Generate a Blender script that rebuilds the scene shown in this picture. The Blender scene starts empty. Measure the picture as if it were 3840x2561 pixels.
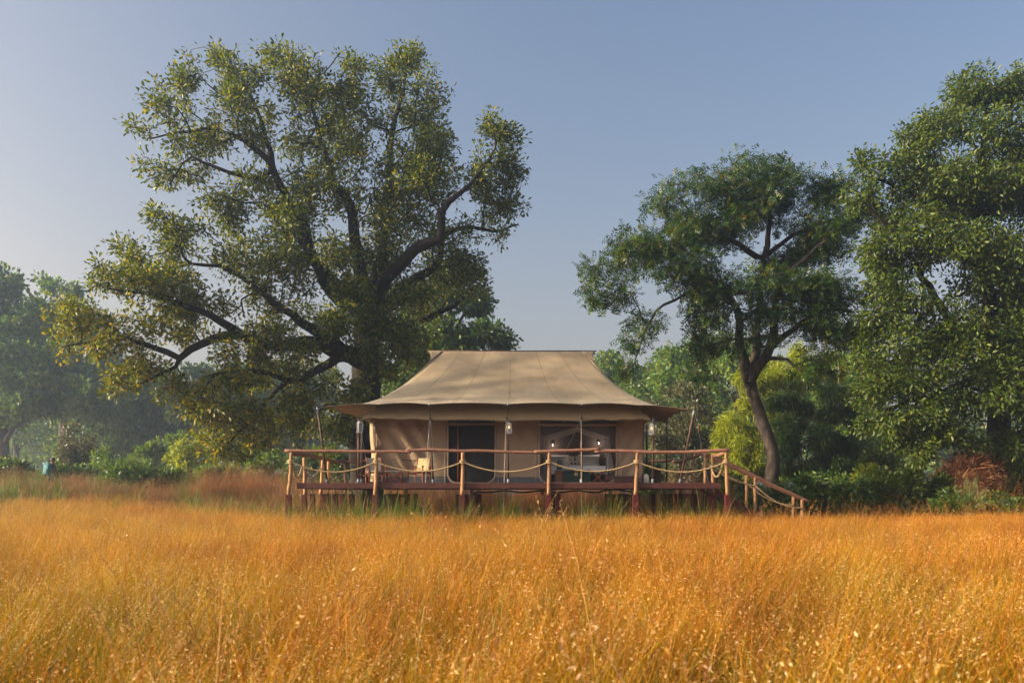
import bpy, bmesh, math, random
import numpy as np
from mathutils import Vector, Matrix, noise

R = math.radians
scene = bpy.context.scene
COL = scene.collection

# ---------------------------------------------------------------- camera
F_PX, CX, HY = 3276.0, 1920.0, 1850.0      # focal length and principal point, photograph pixels
EYE = 1.5
HAZE = 0.0013
cam_data = bpy.data.cameras.new('camera')
cam = bpy.data.objects.new('camera', cam_data)
COL.objects.link(cam)
cam.location = (0, 0, EYE)
cam.rotation_euler = (R(90), 0, 0)
cam_data.sensor_width = 36
cam_data.lens = 36 * F_PX / 3840
cam_data.shift_y = (HY - 1280.5) / 3840
cam_data.clip_end = 2000
cam_data.dof.use_dof = True
cam_data.dof.focus_distance = 27
cam_data.dof.aperture_fstop = 3.2
scene.camera = cam

# ---------------------------------------------------------------- sky, sun, exposure
SUN_EL, SUN_AZ = R(20), R(11)              # height; degrees towards the camera from due left
SUN = Vector((-math.cos(SUN_AZ) * math.cos(SUN_EL), -math.sin(SUN_AZ) * math.cos(SUN_EL), math.sin(SUN_EL)))
world = bpy.data.worlds.new('World')
scene.world = world
world.use_nodes = True
wn = world.node_tree
bg = wn.nodes['Background']
sky = wn.nodes.new('ShaderNodeTexSky')
sky.sky_type = 'NISHITA'
sky.sun_disc = False
sky.sun_elevation = SUN_EL
sky.sun_rotation = math.atan2(SUN.x, SUN.y)
sky.air_density = 1.0
sky.dust_density = 6.0
sky.ozone_density = 2.0
# morning haze in the sky itself: paler and greyer towards the horizon, all the way round
wtc = wn.nodes.new('ShaderNodeTexCoord')
wsp = wn.nodes.new('ShaderNodeSeparateXYZ')
wn.links.new(wtc.outputs['Generated'], wsp.inputs[0])


def wmath(op, a, b):
    n = wn.nodes.new('ShaderNodeMath')
    n.operation = op
    for s, v in zip(n.inputs, (a, b)):
        if isinstance(v, (int, float)):
            s.default_value = v
        elif v is not None:
            wn.links.new(v, s)
    return n.outputs[0]


wfac = wmath('MULTIPLY', wmath('POWER', 2.718, wmath('MULTIPLY', wmath('MAXIMUM', wsp.outputs[2], 0.0), -5.6)), 1.0)
# and the pale aureole that hazy air has on the side of the sun
wdot = wn.nodes.new('ShaderNodeVectorMath')
wdot.operation = 'DOT_PRODUCT'
wn.links.new(wtc.outputs['Generated'], wdot.inputs[0])
wdot.inputs[1].default_value = SUN
waur = wmath('MULTIPLY', wmath('POWER', wmath('MAXIMUM', wdot.outputs['Value'], 0.0), 1.3), .9)
wfac = wmath('MINIMUM', wmath('ADD', wfac, wmath('MULTIPLY', waur, wmath('POWER', 2.718, wmath('MULTIPLY', wmath('MAXIMUM', wsp.outputs[2], 0.0), -1.8)))), 1.0)
wbw = wn.nodes.new('ShaderNodeRGBToBW')
wn.links.new(sky.outputs[0], wbw.inputs[0])
wpale = wn.nodes.new('ShaderNodeMix')
wpale.data_type = 'RGBA'
wpale.blend_type = 'MULTIPLY'
wpale.inputs[0].default_value = 1
wn.links.new(wbw.outputs[0], wpale.inputs[6])
wpale.inputs[7].default_value = (1.74, 1.46, 1.20, 1)
wmix = wn.nodes.new('ShaderNodeMix')
wmix.data_type = 'RGBA'
wn.links.new(wfac, wmix.inputs[0])
wn.links.new(sky.outputs[0], wmix.inputs[6])
wn.links.new(wpale.outputs[2], wmix.inputs[7])
wn.links.new(wmix.outputs[2], bg.inputs[0])
bg.inputs[1].default_value = 0.125
sun_data = bpy.data.lights.new('sun', 'SUN')
sun = bpy.data.objects.new('sun', sun_data)
COL.objects.link(sun)
sun_data.energy = 5.0
sun_data.angle = R(0.6)
sun_data.color = (1.0, 0.80, 0.55)
sun.rotation_euler = SUN.to_track_quat('Z', 'Y').to_euler()
vs = scene.view_settings
vs.view_transform = 'Standard'
vs.look = 'None'
vs.gamma = 1
vs.use_curve_mapping = False
vs.exposure = 0.85
scene.cycles.max_bounces = 5
scene.cycles.transparent_max_bounces = 8
scene.cycles.volume_bounces = 1

# ---------------------------------------------------------------- helpers
rng = np.random.default_rng(7)


def P(px, py, Y):
    return Vector(((px - CX) / F_PX * Y, Y, EYE + (HY - py) / F_PX * Y))


def sstep(a, b, x):
    t = min(1, max(0, (x - a) / (b - a)))
    return t * t * (3 - 2 * t)


def ground_z(x, y):
    z = 1.15 * sstep(-7.5, -18, x) * sstep(22, 41, y)
    z += 0.35 * sstep(34, 44, y) + 0.8 * sstep(44, 80, y)
    z += 0.10 * noise.noise((x * .11, y * .11, 0)) * sstep(4, 12, y)
    return z


def sock(node, name):
    return node.inputs[name]


def new_mat(name):
    m = bpy.data.materials.new(name)
    m.use_nodes = True
    nt = m.node_tree
    return m, nt, nt.nodes['Principled BSDF']


def noise_mat(name, c1, c2, scale=6, rough=.8, bump=0.0, detail=6, stretch=None, spec=.3, bscale=None, c3=None):
    """two or three colours mixed by noise in object space, with fine relief"""
    m, nt, b = new_mat(name)
    tc = nt.nodes.new('ShaderNodeTexCoord')
    mp = nt.nodes.new('ShaderNodeMapping')
    nt.links.new(tc.outputs['Object'], mp.inputs[0])
    if stretch:
        mp.inputs['Scale'].default_value = stretch
    n = nt.nodes.new('ShaderNodeTexNoise')
    n.inputs['Scale'].default_value = scale
    n.inputs['Detail'].default_value = detail
    n.inputs['Roughness'].default_value = .65
    nt.links.new(mp.outputs[0], n.inputs['Vector'])
    r = nt.nodes.new('ShaderNodeValToRGB')
    r.color_ramp.elements[0].position = .32
    r.color_ramp.elements[1].position = .68
    r.color_ramp.elements[0].color = (*c1, 1)
    r.color_ramp.elements[1].color = (*c2, 1)
    if c3:
        e = r.color_ramp.elements.new(.5)
        e.color = (*c3, 1)
    nt.links.new(n.outputs[0], r.inputs[0])
    oi = nt.nodes.new('ShaderNodeObjectInfo')
    hs = nt.nodes.new('ShaderNodeHueSaturation')
    mr = nt.nodes.new('ShaderNodeMapRange')
    mr.inputs[3].default_value = .82
    mr.inputs[4].default_value = 1.15
    nt.links.new(oi.outputs['Random'], mr.inputs[0])
    nt.links.new(mr.outputs[0], hs.inputs['Value'])
    nt.links.new(r.outputs[0], hs.inputs['Color'])
    nt.links.new(hs.outputs[0], b.inputs['Base Color'])
    b.inputs['Roughness'].default_value = rough
    b.inputs['Specular IOR Level'].default_value = spec
    if bump:
        n2 = nt.nodes.new('ShaderNodeTexNoise')
        n2.inputs['Scale'].default_value = bscale or scale * 4
        n2.inputs['Detail'].default_value = 5
        nt.links.new(mp.outputs[0], n2.inputs['Vector'])
        bp = nt.nodes.new('ShaderNodeBump')
        bp.inputs['Strength'].default_value = bump
        bp.inputs['Distance'].default_value = .02
        nt.links.new(n2.outputs[0], bp.inputs['Height'])
        nt.links.new(bp.outputs[0], b.inputs['Normal'])
    return m


def plain_mat(name, c, rough=.6, metal=0, spec=.5, emit=None, estr=0):
    m, nt, b = new_mat(name)
    b.inputs['Base Color'].default_value = (*c, 1)
    b.inputs['Roughness'].default_value = rough
    b.inputs['Metallic'].default_value = metal
    b.inputs['Specular IOR Level'].default_value = spec
    if emit:
        b.inputs['Emission Color'].default_value = (*emit, 1)
        b.inputs['Emission Strength'].default_value = estr
    return m


def screen_mat(name, c, alpha):
    """fine mesh fabric: part of the light passes straight through"""
    m, nt, b = new_mat(name)
    b.inputs['Base Color'].default_value = (*c, 1)
    b.inputs['Roughness'].default_value = .9
    b.inputs['Alpha'].default_value = alpha
    return m


def leaf_mat(name, cols, transl=.35, rough=.42, tcol=(1.5, 1.35, .35), spec=.45):
    m, nt, b = new_mat(name)
    at = nt.nodes.new('ShaderNodeAttribute')
    at.attribute_name = 'tint'
    r = nt.nodes.new('ShaderNodeValToRGB')
    el = r.color_ramp.elements
    while len(el) < len(cols):
        el.new(.5)
    for e, (p, c) in zip(el, cols):
        e.position = p
        e.color = (*c, 1)
    nt.links.new(at.outputs['Fac'], r.inputs[0])
    nt.links.new(r.outputs[0], b.inputs['Base Color'])
    b.inputs['Roughness'].default_value = rough
    b.inputs['Specular IOR Level'].default_value = spec
    mul = nt.nodes.new('ShaderNodeMix')
    mul.data_type = 'RGBA'
    mul.blend_type = 'MULTIPLY'
    mul.inputs[0].default_value = 1
    nt.links.new(r.outputs[0], mul.inputs[6])
    mul.inputs[7].default_value = (*tcol, 1)
    tr = nt.nodes.new('ShaderNodeBsdfTranslucent')
    nt.links.new(mul.outputs[2], tr.inputs[0])
    mx = nt.nodes.new('ShaderNodeMixShader')
    mx.inputs[0].default_value = transl
    nt.links.new(b.outputs[0], mx.inputs[1])
    nt.links.new(tr.outputs[0], mx.inputs[2])
    nt.links.new(mx.outputs[0], nt.nodes['Material Output'].inputs[0])
    return m


def tag(o, label=None, cat=None, group=None, kind=None):
    for k, v in (('label', label), ('category', cat), ('group', group), ('kind', kind)):
        if v:
            o[k] = v
    return o


def link(name, mesh, mat=None, parent=None, loc=None, rot=None):
    o = bpy.data.objects.new(name, mesh)
    COL.objects.link(o)
    if mat is not None and mesh is not None and not mesh.materials:
        mesh.materials.append(mat)
    if parent is not None:
        o.parent = parent
    if loc is not None:
        o.location = loc
    if rot is not None:
        o.rotation_euler = rot
    return o


def thing(name, label, cat, loc=(0, 0, 0), rz=0, group=None):
    o = bpy.data.objects.new(name, None)
    COL.objects.link(o)
    o.location = loc
    o.rotation_euler = (0, 0, rz)
    o.empty_display_size = .2
    return tag(o, label, cat, group)


def np_mesh(name, verts, polys, tint=None, smooth=False):
    """polys: list of (M,k) int arrays"""
    me = bpy.data.meshes.new(name)
    verts = np.asarray(verts, dtype=np.float32)
    me.vertices.add(len(verts))
    me.vertices.foreach_set('co', verts.ravel())
    polys = [np.asarray(p, dtype=np.int32) for p in polys if len(p)]
    loops = np.concatenate([p.ravel() for p in polys])
    totals = np.concatenate([np.full(len(p), p.shape[1], dtype=np.int32) for p in polys])
    starts = np.concatenate([[0], np.cumsum(totals)[:-1]]).astype(np.int32)
    me.loops.add(len(loops))
    me.loops.foreach_set('vertex_index', loops)
    me.polygons.add(len(totals))
    me.polygons.foreach_set('loop_start', starts)
    me.polygons.foreach_set('loop_total', totals)
    if smooth:
        me.polygons.foreach_set('use_smooth', np.ones(len(totals), dtype=bool))
    me.update(calc_edges=True)
    if tint is not None:
        a = me.attributes.new('tint', 'FLOAT', 'POINT')
        a.data.foreach_set('value', np.asarray(tint, dtype=np.float32))
    return me


class MB:
    """collects shapes into one mesh"""

    def __init__(s):
        s.v, s.f = [], []

    def add(s, vs_, fs_):
        b = len(s.v)
        s.v += [tuple(v) for v in vs_]
        s.f += [tuple(i + b for i in f) for f in fs_]

    def box(s, c, d, rz=0, rx=0, ry=0, taper=1, bev=0.0):
        hx, hy, hz = d[0] / 2, d[1] / 2, d[2] / 2
        m = Matrix.Translation(c) @ Matrix.Rotation(rz, 4, 'Z') @ Matrix.Rotation(ry, 4, 'Y') @ Matrix.Rotation(rx, 4, 'X')
        if bev <= 0:
            pts = [Vector((x * hx * (taper if z > 0 else 1), y * hy * (taper if z > 0 else 1), z * hz)) for z in (-1, 1) for x, y in ((-1, -1), (1, -1), (1, 1), (-1, 1))]
            s.add([m @ p for p in pts], [(3, 2, 1, 0), (4, 5, 6, 7), (0, 1, 5, 4), (1, 2, 6, 5), (2, 3, 7, 6), (3, 0, 4, 7)])
        else:
            bm = bmesh.new()
            bmesh.ops.create_cube(bm, size=1)
            for v in bm.verts:
                v.co = Vector((v.co.x * d[0], v.co.y * d[1], v.co.z * d[2]))
            bmesh.ops.bevel(bm, geom=bm.edges[:], offset=bev, segments=2, affect='EDGES', profile=.6)
            bm.verts.index_update()
            s.add([m @ v.co for v in bm.verts], [[v.index for v in f.verts] for f in bm.faces])
            bm.free()
        return s

    def tube(s, pts, rad, sides=8, cap=True):
        pts = [Vector(p) for p in pts]
        n = len(pts)
        if not hasattr(rad, '__len__'):
            rad = [rad] * n
        rings = []
        t0 = (pts[1] - pts[0]).normalized()
        ref = Vector((0, 0, 1)) if abs(t0.z) < .9 else Vector((0, 1, 0))
        nrm = t0.cross(ref).normalized()
        for i in range(n):
            t = (pts[min(n - 1, i + 1)] - pts[max(0, i - 1)])
            t = t.normalized() if t.length > 1e-9 else t0
            nrm = (nrm - t * nrm.dot(t)).normalized()
            bn = t.cross(nrm)
            rings.append([pts[i] + (nrm * math.cos(a) + bn * math.sin(a)) * rad[i] for a in [2 * math.pi * k / sides for k in range(sides)]])
        vs_ = [v for r in rings for v in r]
        fs_ = []
        for i in range(n - 1):
            for k in range(sides):
                a, b = i * sides + k, i * sides + (k + 1) % sides
                fs_.append((a, b, b + sides, a + sides))
        if cap:
            fs_.append(tuple(reversed(range(sides))))
            fs_.append(tuple(range((n - 1) * sides, n * sides)))
        s.add(vs_, fs_)
        return s

    def lathe(s, base, prof, sides=12, axis='Z'):
        s.tube([Vector(base) + Vector((0, 0, z)) for r, z in prof], [max(r, .0005) for r, z in prof], sides)
        return s

    def mesh(s, name, smooth=False):
        me = bpy.data.meshes.new(name)
        me.from_pydata(s.v, [], s.f)
        if smooth:
            me.polygons.foreach_set('use_smooth', np.ones(len(me.polygons), dtype=bool))
        me.update()
        return me

    def build(s, name, mat, parent=None, smooth=False, loc=None, rot=None):
        o = link(name, s.mesh(name, smooth), mat, parent, loc, rot)
        return o


def smooth_by_angle(o, deg=40):
    me = o.data
    me.polygons.foreach_set('use_smooth', np.ones(len(me.polygons), dtype=bool))
    bm = bmesh.new()
    bm.from_mesh(me)
    for e in bm.edges:
        if len(e.link_faces) == 2 and e.calc_face_angle(0) > R(deg):
            e.smooth = False
    bm.to_mesh(me)
    bm.free()


def catmull(pts, n):
    pts = [Vector(p) for p in pts]
    pts = [pts[0] * 2 - pts[1]] + pts + [pts[-1] * 2 - pts[-2]]
    out = []
    for i in range(1, len(pts) - 2):
        p0, p1, p2, p3 = pts[i - 1:i + 3]
        for k in range(n):
            t = k / n
            out.append(.5 * ((2 * p1) + (p2 - p0) * t + (2 * p0 - 5 * p1 + 4 * p2 - p3) * t * t + (3 * p1 - p0 - 3 * p2 + p3) * t ** 3))
    out.append(pts[-2])
    return out


def log_mb(pts, r0, r1=None, seed=0, n=7, sides=10, wob=.012, knots=True):
    """a debarked branch: slightly crooked, uneven radius, the odd knot"""
    rr = random.Random(seed)
    line = catmull(pts, n)
    r1 = r0 if r1 is None else r1
    N = len(line)
    rad = []
    for i, p in enumerate(line):
        t = i / (N - 1)
        q = noise.noise((seed * 3.1 + t * 6, seed, .3))
        rad.append((r0 + (r1 - r0) * t) * (1 + .13 * q))
        off = Vector((noise.noise((t * 4, seed, 1)), noise.noise((t * 4, seed, 5)), noise.noise((t * 4, seed, 9)))) * wob
        line[i] = p + off
    if knots:
        for k in range(rr.randint(1, 3)):
            i = rr.randint(1, N - 2)
            rad[i] *= 1.14
    m = MB()
    m.tube(line, rad, sides)
    return m


def rope_mb(a, b, sag, r=.022, twist=26, seg=70, lean=None, strands=3):
    a, b = Vector(a), Vector(b)
    m = MB()
    L = (b - a).length
    line = []
    for i in range(seg + 1):
        t = i / seg
        p = a.lerp(b, t) - Vector((0, 0, 4 * sag * t * (1 - t)))
        if lean:
            p += Vector(lean) * 4 * t * (1 - t)
        line.append(p)
    for k in range(strands):
        pts = []
        for i, p in enumerate(line):
            t = (line[min(seg, i + 1)] - line[max(0, i - 1)]).normalized()
            u = t.cross(Vector((0, 0, 1)))
            u = u.normalized() if u.length > .1 else Vector((1, 0, 0))
            w = t.cross(u)
            an = 2 * math.pi * (k / strands) + i / seg * L * twist
            pts.append(p + (u * math.cos(an) + w * math.sin(an)) * r * .52)
        m.tube(pts, r * .56, 5)
    return m

# ---------------------------------------------------------------- materials
M = {}
M['soil'] = noise_mat('soil', (.10, .055, .025), (.22, .12, .05), 1.4, .95, .5, 8, bscale=20)
M['rail'] = noise_mat('debarked_wood', (.13, .055, .035), (.36, .19, .125), 7, .75, .45, 8, (1, 5, 5), c3=(.27, .13, .08), bscale=18)
M['post'] = noise_mat('post_wood', (.15, .08, .045), (.48, .275, .135), 7, .75, .45, 8, (5, 5, 1), c3=(.36, .19, .085), bscale=22)
M['red'] = noise_mat('red_paint', (.055, .010, .009), (.12, .020, .017), 5, .55, .1, 6)
M['deck'] = noise_mat('stained_deck_wood', (.055, .018, .014), (.11, .038, .03), 3, .55, .2, 8, (1, 8, 8))
M['pole'] = noise_mat('dark_pole_wood', (.05, .026, .018), (.12, .06, .04), 6, .6, .15, 6, (4, 4, 1))
M['steel'] = plain_mat('galvanised_steel', (.20, .21, .23), .55, .2)
M['rope'] = noise_mat('jute_rope', (.28, .19, .09), (.50, .37, .20), 30, .9, .3)
M['cord'] = plain_mat('guy_cord', (.05, .045, .04), .8)
M['cordgrey'] = plain_mat('pale_cord', (.35, .32, .28), .8)
M['skirt'] = noise_mat('grey_groundsheet', (.06, .06, .07), (.10, .10, .115), 4, .6, .1)
M['leather'] = noise_mat('brown_leather', (.10, .04, .02), (.20, .08, .04), 9, .5, .2)
M['chairwood'] = noise_mat('red_chair_wood', (.20, .045, .018), (.34, .09, .035), 8, .4, .1, 6, (5, 5, 1))
M['chaircanvas'] = noise_mat('khaki_canvas', (.46, .36, .18), (.56, .45, .24), 14, .9, .15)
M['greycanvas'] = noise_mat('stone_canvas', (.42, .38, .32), (.52, .47, .40), 14, .9, .15)
M['linen'] = noise_mat('white_linen', (.78, .77, .82), (.86, .85, .90), 5, .85, .15, bscale=9)
M['mustard'] = plain_mat('mustard_cloth', (.36, .24, .05), .9)
M['green_paint'] = noise_mat('dark_green_paint', (.012, .028, .022), (.025, .05, .04), 6, .45, .05)
M['brass'] = plain_mat('brass', (.65, .50, .25), .35, .9)
M['black'] = plain_mat('black_plastic', (.015, .015, .017), .5)
M['navy'] = plain_mat('navy_metal', (.02, .028, .045), .35)
M['brownwood'] = noise_mat('brown_box_wood', (.06, .025, .022), (.11, .045, .04), 5, .6, .1, 6, (1, 6, 6))
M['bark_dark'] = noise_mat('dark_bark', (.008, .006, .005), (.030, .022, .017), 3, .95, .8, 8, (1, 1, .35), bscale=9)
M['bark_grey'] = noise_mat('grey_bark', (.030, .022, .019), (.13, .10, .085), 4, .95, .8, 8, (1, 1, .5), bscale=10, c3=(.065, .049, .040))
M['bark_far'] = noise_mat('brown_bark', (.04, .03, .022), (.11, .085, .065), 3, .95, .5)
M['culm'] = noise_mat('bamboo_culm', (.10, .12, .03), (.25, .22, .09), 4, .5)


def canvas_mat(name, c1, c2, transl=.0):
    m = noise_mat(name, c1, c2, .9, .85, .12, 7, bscale=160, spec=.2)
    nt = m.node_tree
    b = nt.nodes['Principled BSDF']
    b.inputs['Sheen Weight'].default_value = .15
    return m


M['fly'] = canvas_mat('fly_canvas', (.190, .142, .082), (.305, .235, .145))
M['inner'] = canvas_mat('awning_canvas', (.33, .26, .15), (.40, .32, .19))
M['wall'] = canvas_mat('wall_canvas', (.27, .19, .125), (.34, .245, .165))
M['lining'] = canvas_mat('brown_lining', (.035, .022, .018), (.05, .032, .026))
M['seam'] = plain_mat('seam_webbing', (.15, .112, .068), .9)
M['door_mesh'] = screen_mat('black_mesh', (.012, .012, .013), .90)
M['window_mesh'] = screen_mat('fine_window_mesh', (.012, .012, .014), .04)
M['net'] = screen_mat('white_netting', (.75, .72, .76), .55)

M['leaf_mahua'] = leaf_mat('mahua_leaves', [(0, (.020, .044, .005)), (.45, (.060, .098, .007)), (.8, (.18, .215, .010)), (.96, (.30, .24, .010)), (1, (.32, .10, .012))], .44)
M['leaf_feather'] = leaf_mat('feathery_leaves', [(0, (.013, .042, .008)), (.6, (.045, .098, .010)), (.92, (.14, .17, .010)), (1, (.28, .11, .012))], .38)
M['leaf_sal'] = leaf_mat('glossy_leaves', [(0, (.026, .060, .008)), (.6, (.074, .122, .011)), (1, (.175, .20, .022))], .40, .45)
M['leaf_bamboo'] = leaf_mat('bamboo_leaves', [(0, (.12, .17, .010)), (.6, (.28, .34, .010)), (1, (.42, .44, .020))], .48)
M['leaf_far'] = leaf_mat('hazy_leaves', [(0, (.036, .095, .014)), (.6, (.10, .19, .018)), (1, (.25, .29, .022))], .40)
M['leaf_olive'] = leaf_mat('olive_leaves', [(0, (.05, .065, .025)), (.6, (.10, .11, .045)), (1, (.20, .185, .10))], .30, .38, (1.3, 1.2, .6))
M['leaf_shrub'] = leaf_mat('shrub_leaves', [(0, (.024, .064, .012)), (.7, (.075, .145, .018)), (1, (.19, .23, .022))], .38)
M['straw'] = leaf_mat('dry_straw', [(0, (.16, .065, .03)), (.6, (.33, .155, .075)), (1, (.50, .30, .16))], .25, .7, (1.2, 1, .7), .2)

# ---------------------------------------------------------------- ground
xs = np.concatenate([np.linspace(-150, -40, 23)[:-1], np.linspace(-40, 40, 161), np.linspace(40, 150, 23)[1:]])
ys = np.concatenate([np.linspace(-30, 0, 7)[:-1], np.linspace(0, 60, 121), np.linspace(60, 200, 29)[1:]])
gv = np.array([(x, y, ground_z(x, y)) for y in ys for x in xs])
nx = len(xs)
ii, jj = np.meshgrid(np.arange(nx - 1), np.arange(len(ys) - 1))
a0 = (jj * nx + ii).ravel()
gq = np.stack([a0, a0 + 1, a0 + nx + 1, a0 + nx], 1)
ground = link('ground', np_mesh('ground', gv, [gq], smooth=True), M['soil'])
tag(ground, 'bare brown soil under the dry grass and the trees', 'ground', kind='structure')

# ---------------------------------------------------------------- deck
DZ = 1.82                                   # deck surface
X0, X1, Y0, Y1 = -6.42, 6.22, 26.08, 34.5
PIER = 1.48                                 # top of the red piers
deck = thing('timber_deck', 'dark red-brown timber deck raised on short red piers under the tent', 'deck', (0, Y0, 0))


def part(mb, name, mat, parent, smooth=False):
    """a part given in world coordinates"""
    o = mb.build(name, mat, parent, smooth)
    o.matrix_parent_inverse = Matrix.LocRotScale(parent.location, parent.rotation_euler, None).inverted()
    return o


part(MB().box(((X0 + X1) / 2, Y0 - .02, DZ - .085), (X1 - X0, .05, .165), bev=.006), 'fascia', M['deck'], deck)
part(MB().box(((X0 + X1) / 2, Y1 + .03, DZ - .085), (X1 - X0, .05, .165), bev=.006), 'fascia', M['deck'], deck)
part(MB().box((X0 + .02, (Y0 + Y1) / 2, DZ - .10), (.05, Y1 - Y0 - .06, .155), bev=.006), 'fascia', M['deck'], deck)
part(MB().box((X1 - .02, (Y0 + Y1) / 2, DZ - .10), (.05, Y1 - Y0 - .06, .155), bev=.006), 'fascia', M['deck'], deck)
bw = .145
board_me = MB().box((0, 0, 0), (X1 - X0 - .12, bw - .008, .032)).mesh('board')
board_me.materials.append(M['deck'])
nb = int((Y1 - Y0 - .08) / bw)
for i in range(nb):
    o = link('board', board_me, None, deck, ((X0 + X1) / 2, .06 + bw * (i + .5), DZ - .018 + .002 * math.sin(i * 5.1)))
joist_me = MB().box((0, 0, 0), (.07, Y1 - Y0 - .16, .12)).mesh('joist')
joist_me.materials.append(M['deck'])
for i in range(9):
    link('joist', joist_me, None, deck, (X0 + .4 + i * (X1 - X0 - .8) / 8, (Y1 - Y0) / 2, DZ - .098))
pier_me = MB().box((0, 0, 0), (.155, .155, PIER + .25), bev=.008).box((0, 0, PIER / 2 + .125 + .006), (.24, .24, .012)).mesh('pier')
pier_me.materials.append(M['red'])
bolt_me = MB().lathe((0, 0, 0), [(.012, 0), (.012, .03), (.034, .032), (.034, .06), (.013, .062), (.013, .12), (.05, .122), (.05, .135)], 8).mesh('bolt')
bolt_me.materials.append(M['steel'])
rp = random.Random(3)
pier_xy = [(x, y) for x in (-6.05, -5.35, -3.75, -1.2, 1.35, 3.75, 5.35, 5.95) for y in (26.75, 28.6, 30.9, 33.4)]
for x, y in pier_xy:
    if abs(x) < 3 and y > 33:
        continue
    xx = x + rp.uniform(-.12, .12)
    o = link('pier', pier_me, None, deck, (xx, y - Y0, (PIER - .25) / 2))
    o.rotation_euler.z = rp.uniform(-.05, .05)
    b = link('bolt', bolt_me, None, o, (0, 0, PIER / 2 + .125 + .012))
# wide dark brace panels between the middle piers
for px, w in ((1755, .62), (2330, .95), (1480, .55)):
    c = P(px, 1880, 27.6)
    m = MB()
    for k in range(int(w / .14) + 1):
        m.box((c.x - w / 2 + k * .14, c.y, PIER - .42), (.10, .04, .84))
    m.box((c.x, c.y - .032, PIER - .06), (w + .12, .022, .09))
    part(m, 'brace_panel', M['red'], deck)

# ---------------------------------------------------------------- railings
POST_R = .054


def post_obj(parent, x, y, ztop, zbot, lean=(0, 0), seed=0, r=POST_R, slot=True, mat='post'):
    pts = [Vector((x - lean[0], y - lean[1], zbot)), Vector((x - lean[0] * .45 + .006, y - lean[1] * .5, (zbot * .55 + ztop * .45))), Vector((x, y, ztop))]
    o = part(log_mb(pts, r * 1.06, r * .96, seed, 6, 10, .012), 'post', M[mat], parent, True)
    if slot:
        s = part(MB().box((x + .004, y - r * .93, ztop - .11), (.022, .02, .13)), 'bolt_slot', M['leather'], parent)
        s.matrix_parent_inverse = Matrix.LocRotScale(parent.location, parent.rotation_euler, None).inverted()
    return o


YF = 26.0
front = thing('rope_railing', 'front railing of peeled logs with sagging rope, facing the field', 'railing', (0, YF, DZ))
fpx = [(1093, 1082), (1412, 1407), (1736, 1733), (2060, 2057), (2390, 2383), (2722, 2728)]
YFP = YF
ftop = []
for i, (pt, pb) in enumerate(fpx):
    t, b = P(pt, 1696, YF), P(pb, 1856, YF)
    post_obj(front, t.x, YF, t.z, b.z, (t.x - b.x, 0), 11 + i)
    ftop.append(t)
    part(MB().box((b.x, YF, .60), (.165, .165, 1.72), bev=.008), 'post_shoe', M['red'], front)
    # rope turned round the post
    m = MB()
    for k in range(3):
        zc = P(pt, 1731, YF).z + (k - 1) * .036
        xc = t.x - (t.x - b.x) * .22
        m.tube([(xc + math.cos(a) * .083, YF + math.sin(a) * .083, zc + .006 * math.sin(a)) for a in np.linspace(0, 2 * math.pi, 15)], .017, 6, False)
    part(m, 'rope_lashing', M['rope'], front, True)
for i in range(5):
    a, b = P(fpx[i][0], 1731, YF), P(fpx[i + 1][0], 1731, YF)
    a.y -= .06
    b.y -= .06
    part(rope_mb(a, b, [.31, .29, .30, .29, .31][i], .023, 26, 90), 'rope', M['rope'], front, True)
rails = [([(1068, 1690), (1200, 1691), (1330, 1692), (1450, 1693), (1541, 1695)], .052, .044, -.0),
         ([(1521, 1689), (1600, 1686), (1700, 1690), (1800, 1691), (1900, 1694), (2022, 1696)], .050, .046, .0),
         ([(2004, 1694), (2080, 1691), (2170, 1688), (2250, 1684)], .044, .054, -.01),
         ([(2230, 1691), (2330, 1691), (2440, 1694), (2560, 1696), (2650, 1691), (2733, 1688)], .050, .052, .0)]
for i, (pts, r0, r1, dy) in enumerate(rails):
    part(log_mb([P(px, py, YF + dy) for px, py in pts], r0, r1, 31 + i, 7, 10, .016), 'handrail', M['rail'], front, True)

XL, XR = P(1090, 0, 26).x, P(2722, 0, 26).x
left = thing('rope_railing', 'crooked log railing along the deck end beside the big dark tree', 'railing', (XL, 30, DZ))


def ypx(px, X):
    return X * F_PX / (px - CX)


lp = [(1141, 1716), (1210, 1724), (1232, 1730), (1294, 1738)]
prev = Vector((XL, YF + .07, P(0, 1731, YF).z))
for i, (px, py) in enumerate(lp):
    y = ypx(px, XL)
    z = P(px, py, y).z
    post_obj(left, XL, y, z, PIER - .02, ((-.05, .06, .02, -.03)[i], .1), 51 + i, slot=False)
    part(MB().box((XL, y, .64), (.155, .155, 1.66), bev=.008), 'post_shoe', M['red'], left)
    att = Vector((XL - .07, y, z - .27))
    part(rope_mb(prev, att, (.42, .34, .12, .36)[i], .026, 24, 60), 'rope', M['rope'], left, True)
    prev = att
part(log_mb([Vector((XL, YF + .12, 2.70)), P(1165, 1709, ypx(1165, XL)), P(1214, 1719, ypx(1214, XL)), P(1243, 1727, ypx(1243, XL)), P(1262, 1735, ypx(1262, XL)), P(1280, 1727, ypx(1280, XL)), P(1294, 1733, ypx(1294, XL))], .06, .055, 61, 7, 10, .02), 'handrail', M['rail'], left, True)

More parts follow.
